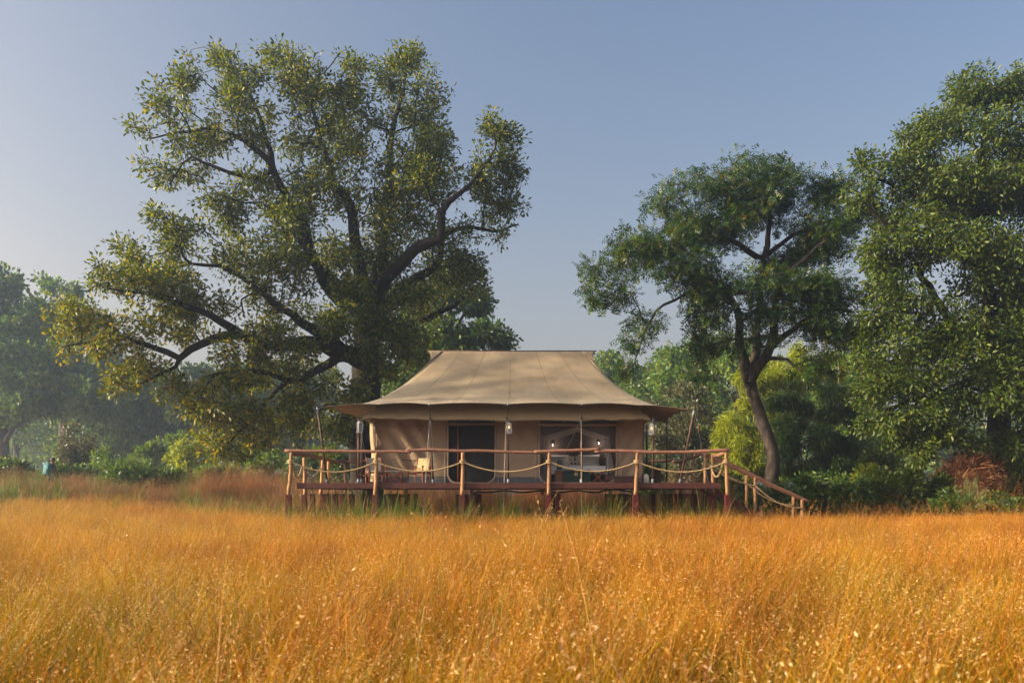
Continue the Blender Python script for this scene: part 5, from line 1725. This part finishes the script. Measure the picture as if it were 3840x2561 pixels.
# ---------------------------------------------------------------- dry grass field
def grass_mat(name, stem, seed_cols):
    """stem colour runs along the blade, seed heads paler; whole tufts and whole patches differ"""
    m, nt, b = new_mat(name)
    L = nt.links
    at = nt.nodes.new('ShaderNodeAttribute')
    at.attribute_name = 'tint'
    r = nt.nodes.new('ShaderNodeValToRGB')
    el = r.color_ramp.elements
    cols = stem
    while len(el) < len(cols):
        el.new(.5)
    for e, (p, c) in zip(el, cols):
        e.position = p
        e.color = (*c, 1)
    L.new(at.outputs['Fac'], r.inputs[0])
    # patches of redder and greener grass across the field
    geo = nt.nodes.new('ShaderNodeNewGeometry')
    n1 = nt.nodes.new('ShaderNodeTexNoise')
    n1.inputs['Scale'].default_value = .35
    n1.inputs['Detail'].default_value = 4
    L.new(geo.outputs['Position'], n1.inputs['Vector'])
    r1 = nt.nodes.new('ShaderNodeValToRGB')
    e1 = r1.color_ramp.elements
    e1[0].position, e1[1].position = .33, .67
    e1[0].color = (1.0, .78, .6, 1)
    e1[1].color = (1.0, 1.12, 1.15, 1)
    sx = nt.nodes.new('ShaderNodeSeparateXYZ')
    L.new(geo.outputs['Position'], sx.inputs[0])
    mg = nt.nodes.new('ShaderNodeMapRange')
    mg.inputs[1].default_value, mg.inputs[2].default_value = -14, 12
    mg.inputs[3].default_value, mg.inputs[4].default_value = .13, -.10
    L.new(sx.outputs[0], mg.inputs[0])
    ad = nt.nodes.new('ShaderNodeMath')
    L.new(n1.outputs[0], ad.inputs[0])
    L.new(mg.outputs[0], ad.inputs[1])
    L.new(ad.outputs[0], r1.inputs[0])
    mul = nt.nodes.new('ShaderNodeMix')
    mul.data_type = 'RGBA'
    mul.blend_type = 'MULTIPLY'
    mul.inputs[0].default_value = 1
    L.new(r.outputs[0], mul.inputs[6])
    L.new(r1.outputs[0], mul.inputs[7])
    n2 = nt.nodes.new('ShaderNodeTexNoise')
    n2.inputs['Scale'].default_value = 1.3
    n2.inputs['Detail'].default_value = 3
    L.new(geo.outputs['Position'], n2.inputs['Vector'])
    mr = nt.nodes.new('ShaderNodeMapRange')
    mr.inputs[1].default_value = .3
    mr.inputs[2].default_value = .7
    mr.inputs[3].default_value = .52
    mr.inputs[4].default_value = 1.30
    L.new(n2.outputs[0], mr.inputs[0])
    hs = nt.nodes.new('ShaderNodeHueSaturation')
    hs.inputs['Saturation'].default_value = 1.06
    L.new(mr.outputs[0], hs.inputs['Value'])
    L.new(mul.outputs[2], hs.inputs['Color'])
    L.new(hs.outputs[0], b.inputs['Base Color'])
    b.inputs['Roughness'].default_value = .5
    b.inputs['Specular IOR Level'].default_value = .4
    tr = nt.nodes.new('ShaderNodeBsdfTranslucent')
    L.new(hs.outputs[0], tr.inputs[0])
    mx = nt.nodes.new('ShaderNodeMixShader')
    mx.inputs[0].default_value = .40
    L.new(b.outputs[0], mx.inputs[1])
    L.new(tr.outputs[0], mx.inputs[2])
    L.new(mx.outputs[0], nt.nodes['Material Output'].inputs[0])
    return m


# tint: 0 - .15 green stem foot, .2 - .6 golden stem, .65 - .75 red stem, .85 - 1 seed head
M['dry'] = grass_mat('dry_grass', [(0, (.18, .20, .004)), (.18, (.36, .25, .004)), (.38, (.56, .25, .006)), (.58, (.66, .31, .014)), (.66, (.46, .11, .004)), (.76, (.36, .065, .003)), (.84, (.58, .31, .07)), (1, (.74, .53, .29))], None)
M['rust'] = grass_mat('rusty_grass', [(0, (.12, .08, .02)), (.3, (.28, .12, .035)), (.6, (.36, .15, .05)), (.84, (.34, .17, .08)), (1, (.48, .28, .15))], None)
M['green'] = grass_mat('green_grass', [(0, (.05, .09, .012)), (.5, (.14, .20, .02)), (1, (.28, .30, .05))], None)


def tuft_mesh(name, rg, ns, rad, hmin, hmax, width, seeds=6, blades=8, bend=.35, red=.2, bladew=1.6, green=.0, square=0, seedp=1.0, seedw=.14, seedl=(.022, .05)):
    V, F, T = [], [], []
    cen = rg.uniform(-square / 2, square / 2, (max(1, int(square * square * 20)), 2)) if square else None

    def spot():
        if square:
            c = cen[rg.integers(0, len(cen))] + rg.normal(0, .11, 2)
            return Vector((c[0], c[1], 0))
        a, r = rg.uniform(0, 6.283), rad * math.sqrt(rg.random())
        return Vector((math.cos(a) * r, math.sin(a) * r, 0))

    def ribbon(p, d, h, w, bendv, t0, t1, nseg=4, tipw=.25):
        b = len(V)
        side = Vector((-d.y, d.x, 0))
        a = rg.uniform(0, math.pi)
        side = Vector((math.cos(a), math.sin(a), 0))
        pts = []
        lean = abs(rg.normal(.02, .14))
        for i in range(nseg + 1):
            u = i / nseg
            q = p + Vector((0, 0, h * (u - .18 * bendv * u ** 3))) + d * (h * bendv * (u ** 2) * .8 + lean * h * u)
            pts.append(q)
            ww = w * (1 - (1 - tipw) * u)
            V.append(q - side * ww / 2)
            V.append(q + side * ww / 2)
            T.append(t0 + (t1 - t0) * u)
            T.append(t0 + (t1 - t0) * u)
        for i in range(nseg):
            F.append((b + 2 * i, b + 2 * i + 1, b + 2 * i + 3, b + 2 * i + 2))
        return pts

    for k in range(ns):
        p = spot()
        wind = Vector((.75, -.15, 0)) * rg.uniform(.2, 1)
        aa = rg.uniform(0, 6.283)
        d = (Vector((math.cos(aa), math.sin(aa), 0)) * .8 + wind).normalized()
        h = rg.uniform(hmin, hmax)
        isr = rg.random() < red
        isg = rg.random() < green
        t0, t1 = (.70, .74) if isr else (.0, .14) if isg else (.12, rg.uniform(.38, .58))
        pts = ribbon(p, d, h, width, bend * rg.uniform(.2, 1.3), t0, t1, 4)
        if seeds and rg.random() < seedp:
            tipd = (pts[-1] - pts[-2]).normalized()
            for j in range(seeds):
                u = j / max(1, seeds - 1)
                q = pts[-1] - (pts[-1] - pts[-2]) * u * .9
                dd = (tipd * .8 + Vector((rg.normal(0, .45), rg.normal(0, .45), rg.normal(-.25, .35)))).normalized()
                L = rg.uniform(*seedl)
                sd = dd.cross(Vector((rg.normal(), rg.normal(), rg.normal()))).normalized() * L * seedw
                b = len(V)
                V.extend([q, q + dd * L * .45 + sd, q + dd * L, q + dd * L * .45 - sd])
                tt = rg.uniform(.82, 1)
                T.extend([tt] * 4)
                F.append((b, b + 1, b + 2, b + 3))
    for k in range(blades):
        p = spot()
        aa = rg.uniform(0, 6.283)
        d = Vector((math.cos(aa), math.sin(aa), 0))
        h = rg.uniform(hmin * .45, hmax * .8)
        ribbon(p, d, h, width * bladew, bend * rg.uniform(.8, 2.4), .05 if rg.random() < .4 else .2, rg.uniform(.3, .74), 4, .15)
    me = bpy.data.meshes.new(name)
    me.from_pydata([tuple(v) for v in V], [], F)
    at = me.attributes.new('tint', 'FLOAT', 'POINT')
    at.data.foreach_set('value', np.array(T, dtype=np.float32))
    return me


def scatter(name, pts, rot, scl, idx, sources, label, cat):
    """one object: source tufts set at the vertices of a point mesh"""
    src = bpy.data.collections.new(name + '_tufts')
    for k, me in enumerate(sources):
        src.objects.link(bpy.data.objects.new('%s_%02d' % (name, k), me))
    me = bpy.data.meshes.new(name)
    me.vertices.add(len(pts))
    me.vertices.foreach_set('co', np.asarray(pts, dtype=np.float32).ravel())
    for nm, ty, dat in (('rot', 'FLOAT_VECTOR', rot), ('scl', 'FLOAT_VECTOR', scl)):
        at = me.attributes.new(nm, ty, 'POINT')
        at.data.foreach_set('vector', np.asarray(dat, dtype=np.float32).ravel())
    at = me.attributes.new('idx', 'INT', 'POINT')
    at.data.foreach_set('value', np.asarray(idx, dtype=np.int32))
    o = link(name, me)
    ng = bpy.data.node_groups.new(name, 'GeometryNodeTree')
    ng.interface.new_socket('Geometry', in_out='INPUT', socket_type='NodeSocketGeometry')
    ng.interface.new_socket('Geometry', in_out='OUTPUT', socket_type='NodeSocketGeometry')
    gi, go = ng.nodes.new('NodeGroupInput'), ng.nodes.new('NodeGroupOutput')
    ci = ng.nodes.new('GeometryNodeCollectionInfo')
    ci.inputs['Collection'].default_value = src
    ci.inputs['Separate Children'].default_value = True
    ci.inputs['Reset Children'].default_value = True
    ip = ng.nodes.new('GeometryNodeInstanceOnPoints')
    ip.inputs['Pick Instance'].default_value = True

    def named(nm, ty):
        n = ng.nodes.new('GeometryNodeInputNamedAttribute')
        n.data_type = ty
        n.inputs['Name'].default_value = nm
        return n.outputs['Attribute']
    L = ng.links
    L.new(gi.outputs[0], ip.inputs['Points'])
    L.new(ci.outputs[0], ip.inputs['Instance'])
    L.new(named('idx', 'INT'), ip.inputs['Instance Index'])
    er = ng.nodes.new('FunctionNodeEulerToRotation')
    L.new(named('rot', 'FLOAT_VECTOR'), er.inputs[0])
    L.new(er.outputs[0], ip.inputs['Rotation'])
    L.new(named('scl', 'FLOAT_VECTOR'), ip.inputs['Scale'])
    L.new(ip.outputs[0], go.inputs[0])
    md = o.modifiers.new('scatter', 'NODES')
    md.node_group = ng
    return tag(o, label, cat, kind='stuff')


rg = np.random.default_rng(5)


def with_mat(me, m):
    me.materials.append(m)
    return me


PS = 1.3
dry_src = [with_mat(tuft_mesh('dry_patch', rg, 950, 0, .55, 1.02, .0048, 4, 300, .5, red=.15, green=.3, square=PS, seedp=.30, seedl=(.014, .032), seedw=.14, bladew=1.5), M['dry']) for _ in range(9)]
short_src = [with_mat(tuft_mesh('thin_patch', rg, 420, 0, .45, .8, .006, 5, 200, .34, red=.24, green=.1, square=PS, seedp=.4), M['dry']) for _ in range(3)]
tall_src = [with_mat(tuft_mesh('tall_tuft', rg, 9, .14, .95, 1.4, .0060, 12, 5, .55, red=.1, seedl=(.014, .03)), M['dry']) for _ in range(4)]
weed_src = [with_mat(tuft_mesh('brown_weed', rg, 5, .05, .7, 1.15, .008, 14, 3, .3, red=0, seedl=(.016, .032), seedw=.17), M['rust']) for _ in range(2)]
weed_src += [with_mat(tuft_mesh('green_weed', rg, 10, .12, .5, .85, .007, 0, 16, .5, red=0), M['green']) for _ in range(2)]
seedy_src = [with_mat(tuft_mesh('seedy_patch', rg, 820, 0, .5, 1.0, .0046, 7, 260, .55, red=.14, green=.4, square=PS, seedp=.36, seedl=(.014, .030), seedw=.14), M['dry']) for _ in range(3)]
src = dry_src + short_src + tall_src + weed_src + seedy_src
pts, idx, rot, scl = [], [], [], []
for gx in np.arange(-36, 36, PS):
    for gy in np.arange(1.6, 45, PS):
        x, y = gx + rg.uniform(-.3, .3), gy + rg.uniform(-.3, .3)
        edge = .64 * y + 5
        deckz = -6.9 < x < 6.7 and 25.6 < y < 38
        if abs(x) > edge or (y < 2.4 and abs(x) < 1.2):
            continue
        far_ok = y < 26.4 or (x < -6.9 and y < 31 + .42 * (-x - 7) - 6 * math.exp(-((x + 20.5) / 3) ** 2)) or (x > 6.7 and y < 31.5)
        thin = deckz or (6 < x < 10.2 and 26.8 < y < 29.8)
        if not far_ok and not thin:
            continue
        if thin and rg.random() < .35:
            continue
        z0 = ground_z(x, y)
        dzx = (ground_z(x + .5, y) - ground_z(x - .5, y))
        dzy = (ground_z(x, y + .5) - ground_z(x, y - .5))
        pts.append((x, y, z0 - .03))
        near = rg.random() < 1.1 * sstep(13, 3, y)
        idx.append(int(rg.integers(9, 12) if thin else rg.integers(20, 23) if near else rg.integers(0, 9)))
        rot.append((math.atan(dzy), -math.atan(dzx), rg.uniform(-.7, .7)))
        h = .92 + .2 * noise.noise((x * .22, y * .22, 3)) + .12 * noise.noise((x * .7, y * .7, 8)) + rg.normal(0, .05)
        if 19 < y < 26.4:
            h += .10
        scl.append((rg.uniform(.95, 1.1), rg.uniform(.95, 1.1), h))
        for _k in range(0 if thin else (int(rg.integers(1, 5)) if 22.5 < y < 31 else int(rg.random() < .35))):
            xx, yy = x + rg.uniform(-.6, .6), y + rg.uniform(-.6, .6)
            pts.append((xx, yy, ground_z(xx, yy) - .02))
            idx.append(int(rg.integers(12, 16)))
            rot.append((0, 0, rg.uniform(-3, 3)))
            q = rg.uniform(.75, 1.2)
            scl.append((q, q, q))
for _k in range(520):
    y = rg.uniform(2.6, 25.5)
    x = rg.uniform(-1, 1) * (.62 * y + 3)
    pts.append((x, y, ground_z(x, y) - .02))
    g_ = rg.random() < (.75 if y < 9 else .45)
    idx.append(int(rg.integers(18, 20) if g_ else rg.integers(16, 18)))
    rot.append((rg.normal(0, .1), rg.normal(0, .1), rg.uniform(-3, 3)))
    q = rg.uniform(.85, 1.15)
    scl.append((q, q, q))
scatter('dry_grass', pts, rot, scl, idx, src, 'tall golden orange dry grass filling the whole field', 'grass')

rust_src = [with_mat(tuft_mesh('rust_tuft', rg, 34, .34, .8, 1.45, .009, 7, 10, .4, red=.0), M['rust']) for _ in range(5)]
pts = []
for xa, xb, ya, yb, n in ((-34, -9, 37, 46, 1300), (-17, -5.5, 34.5, 45, 800), (-7, 9, 35.5, 47, 800), (12, 24, 31.5, 36, 160)):
    x, y = rg.uniform(xa, xb, n), rg.uniform(ya, yb, n)
    pts.append(np.stack([x, y, [ground_z(a, b) - .03 for a, b in zip(x, y)]], 1))
pts = np.concatenate(pts)
pts = pts[~((np.abs(pts[:, 0] + 21.6) < .55) & (pts[:, 1] < 42) & (pts[:, 1] > 40.2))]
n = len(pts)
scatter('rusty_tall_grass', pts, np.stack([rg.normal(0, .08, n), rg.normal(0, .08, n), rg.uniform(-3, 3, n)], 1), np.stack([rg.uniform(.8, 1.3, n)] * 2 + [rg.uniform(.35, .75, n) * np.clip([.95 + 1.3 * noise.noise((a_ * .3, b_ * .45, 2)) for a_, b_, _ in pts], .35, 1.9) * np.where(pts[:, 0] > -7.5, 2.1, np.where((pts[:, 0] > -14) & (pts[:, 1] < 45), 1.5, 1.05))], 1), rg.integers(0, 5, n), rust_src, 'rusty brown tall grass and dry weeds below the forest edge', 'grass')

green_src = [with_mat(tuft_mesh('green_tuft', rg, 12, .14, .55, 1.0, .016, 0, 26, .6, red=0, bladew=1.3), M['green']) for _ in range(5)]
gp = []
for px in (1075, 1110, 1150, 1180, 1235, 1265, 1290, 1320, 1350, 1440, 1460, 1480, 1500, 1560, 1730, 1745, 1860, 1900, 1920, 2020, 2090, 2180, 2200, 2300, 2480, 2560, 2620, 2700, 960, 1010):
    Yg = rg.uniform(24.5, 26.4) if px > 1060 else rg.uniform(26.5, 30)
    for k in range(rg.integers(2, 6)):
        q = P(px + rg.normal(0, 9), 0, Yg + rg.normal(0, .25))
        gp.append((q.x, q.y, ground_z(q.x, q.y) - .02))
x, y = rg.uniform(-6, 6, 90), rg.uniform(28, 38, 90)
gp += [(a, b, ground_z(a, b)) for a, b in zip(x, y)]
for _k in range(380):
    x, y = rg.uniform(-30, -7), rg.uniform(31, 44)
    if noise.noise((x * .35, y * .35, 5)) > -.05:
        gp.append((x, y, ground_z(x, y) - .02))
gp = np.array(gp)
n = len(gp)
scatter('green_grass', gp, np.stack([rg.normal(0, .06, n), rg.normal(0, .06, n), rg.uniform(-3, 3, n)], 1), np.stack([rg.uniform(.8, 1.2, n)] * 2 + [rg.uniform(1.2, 1.95, n)], 1), rg.integers(0, 5, n), green_src, 'bright green grass tufts growing round and under the deck', 'grass')

# ---------------------------------------------------------------- walking person with a backpack
py_ = 41.0
pp = P(190, 0, py_)
pp.z = ground_z(pp.x, py_)
person = thing('person', 'person in dark clothes walking away through the grass at the forest edge', 'person', tuple(pp), R(-18))
J = {'pelvis': (0, 0, .93, .125, .10), 'waist': (0, .01, 1.06, .125, .095), 'chest': (0, .03, 1.27, .15, .11), 'collar': (0, .06, 1.42, .10, .075), 'neck': (.0, .09, 1.50, .052, .052), 'head': (0, .13, 1.58, .078, .085), 'crown': (0, .15, 1.68, .068, .078), 'topp': (0, .15, 1.735, .03, .03),
     'shl': (-.17, .05, 1.40, .062, .062), 'ell': (-.25, .03, 1.13, .044, .044), 'wrl': (-.24, .13, .90, .032, .032), 'hal': (-.235, .16, .82, .03, .022),
     'shr': (.17, .05, 1.40, .062, .062), 'elr': (.25, .06, 1.14, .044, .044), 'wrr': (.22, .18, .95, .032, .032), 'har': (.21, .22, .88, .03, .022),
     'hil': (-.09, 0, .86, .095, .095), 'knl': (-.10, .10, .50, .062, .062), 'anl': (-.10, .02, .09, .042, .042), 'tol': (-.11, .19, .035, .034, .03),
     'hir': (.09, 0, .86, .095, .095), 'knr': (.10, -.02, .49, .062, .062), 'anr': (.10, -.24, .12, .042, .042), 'tor': (.11, -.10, .035, .034, .03)}
E = [('pelvis', 'waist'), ('waist', 'chest'), ('chest', 'collar'), ('collar', 'neck'), ('neck', 'head'), ('head', 'crown'), ('crown', 'topp'), ('collar', 'shl'), ('shl', 'ell'), ('ell', 'wrl'), ('wrl', 'hal'), ('collar', 'shr'), ('shr', 'elr'), ('elr', 'wrr'), ('wrr', 'har'),
     ('pelvis', 'hil'), ('hil', 'knl'), ('knl', 'anl'), ('anl', 'tol'), ('pelvis', 'hir'), ('hir', 'knr'), ('knr', 'anr'), ('anr', 'tor')]
keys = list(J)
me = bpy.data.meshes.new('body')
vv = [J[k][:3] for k in keys]
ee = [(keys.index(a), keys.index(b)) for a, b in E]
rads = [J[k][3:] for k in keys]
# five short fingers on each hand
for s, w, h in ((-1, 'wrl', 'hal'), (1, 'wrr', 'har')):
    hb = Vector(J[h][:3])
    for f, (dx, dy, dz, L) in enumerate(((.0, .05, -.045, .04), (.022, .02, -.07, .05), (.008, .01, -.08, .055), (-.008, -.004, -.075, .05), (-.02, -.018, -.06, .04))):
        a = hb + Vector((dx * .6, dy * .5, dz * .35))
        b = hb + Vector((dx, dy, dz))
        i = len(vv)
        vv += [tuple(a), tuple(b)]
        ee += [(keys.index(h), i), (i, i + 1)]
        rads += [(.011, .011), (.009, .009)]
me.from_pydata(vv, ee, [])
body = link('body', me, None, person)
sm = body.modifiers.new('skin', 'SKIN')
sm.use_smooth_shade = True
for sv, r_ in zip(me.skin_vertices[0].data if me.skin_vertices else [], rads):
    sv.radius = r_
if not me.skin_vertices:
    pass
body.modifiers.new('sub', 'SUBSURF').render_levels = 2
body.modifiers['sub'].levels = 2
m, nt, b = new_mat('clothed_figure')
tc = nt.nodes.new('ShaderNodeTexCoord')
sp = nt.nodes.new('ShaderNodeSeparateXYZ')
nt.links.new(tc.outputs['Object'], sp.inputs[0])
mr = nt.nodes.new('ShaderNodeMapRange')
mr.inputs[1].default_value, mr.inputs[2].default_value = 0, 1.8
nt.links.new(sp.outputs[2], mr.inputs[0])
cr = nt.nodes.new('ShaderNodeValToRGB')
cr.color_ramp.interpolation = 'CONSTANT'
el = cr.color_ramp.elements
el[0].position, el[0].color = 0, (.015, .012, .012, 1)
el[1].position, el[1].color = .06, (.022, .022, .03, 1)
for p_, c_ in ((.54, (.05, .045, .065)), (.825, (.16, .075, .045))):
    e = el.new(p_)
    e.color = (*c_, 1)
nt.links.new(mr.outputs[0], cr.inputs[0])
ck = nt.nodes.new('ShaderNodeTexChecker')
ck.inputs['Scale'].default_value = 26
ck.inputs[1].default_value = (1.5, 1.4, 1.5, 1)
ck.inputs[2].default_value = (.7, .7, .8, 1)
nt.links.new(tc.outputs['Object'], ck.inputs['Vector'])
mu = nt.nodes.new('ShaderNodeMix')
mu.data_type = 'RGBA'
mu.blend_type = 'MULTIPLY'
mu.inputs[0].default_value = .8
nt.links.new(cr.outputs[0], mu.inputs[6])
nt.links.new(ck.outputs[0], mu.inputs[7])
nt.links.new(mu.outputs[2], b.inputs['Base Color'])
b.inputs['Roughness'].default_value = .85
me.materials.append(m)
bm = bmesh.new()
bmesh.ops.create_icosphere(bm, subdivisions=3, radius=1)
for v in bm.verts:
    v.co = Vector((v.co.x * .094, v.co.y * .105 + .135, v.co.z * .10 + 1.655))
    v.co += v.co.normalized() * .004 * noise.noise(v.co * 60)
bmesh.ops.delete(bm, geom=[v for v in bm.verts if v.co.z < 1.60 or (v.co.y > .19 and v.co.z < 1.67)], context='VERTS')
hm = bpy.data.meshes.new('hair')
bm.to_mesh(hm)
bm.free()
hm.polygons.foreach_set('use_smooth', np.ones(len(hm.polygons), dtype=bool))
solid(link('hair', hm, plain_mat('black_hair', (.008, .007, .007), .6), person), .012)
MB().tube([(math.cos(a) * .068, .085 + math.sin(a) * .06, 1.49 + .012 * math.sin(a)) for a in np.linspace(0, 6.283, 17)], .02, 7, False).build('red_collar', plain_mat('red_cloth', (.35, .02, .02), .8), person, True)
# the backpack
bp = thing('backpack', 'teal backpack worn by the person in the grass', 'backpack', tuple(pp), R(-18))
teal = noise_mat('teal_nylon', (.012, .12, .15), (.02, .17, .20), 5, .6, .1)
MB().box((-.03, -.17, 1.18), (.34, .20, .52), bev=.07, rx=-.08).build('main_pocket', teal, bp, True)
MB().box((-.03, -.285, 1.08), (.26, .08, .26), bev=.035, rx=-.08).build('front_pocket', teal, bp, True)
MB().box((-.06, -.13, 1.46), (.28, .14, .10), bev=.04).build('top_flap', teal, bp, True)
for s in (-1, 1):
    MB().tube([(s * .12 - .02, -.10, 1.42), (s * .13, .03, 1.485), (s * .14, .16, 1.36), (s * .15, .12, 1.15), (s * .15, -.07, 1.0)], .02, 6).build('strap', M['black'], bp, True)

# ---------------------------------------------------------------- morning haze
hz = MB().box((0, 260, 14.5), (900, 620, 33)).build('haze', None, None)
m = bpy.data.materials.new('morning_haze')
m.use_nodes = True
nt = m.node_tree
nt.nodes.clear()
out = nt.nodes.new('ShaderNodeOutputMaterial')
pv = nt.nodes.new('ShaderNodeVolumePrincipled')
pv.inputs['Color'].default_value = (.60, .77, 1.0, 1)
pv.inputs['Density'].default_value = HAZE
pv.inputs['Anisotropy'].default_value = .62
nt.links.new(pv.outputs[0], out.inputs['Volume'])
hz.data.materials.append(m)
tag(hz, 'thin pale blue morning haze lying over the field and forest', 'haze', kind='stuff')
hz.display_type = 'BOUNDS'
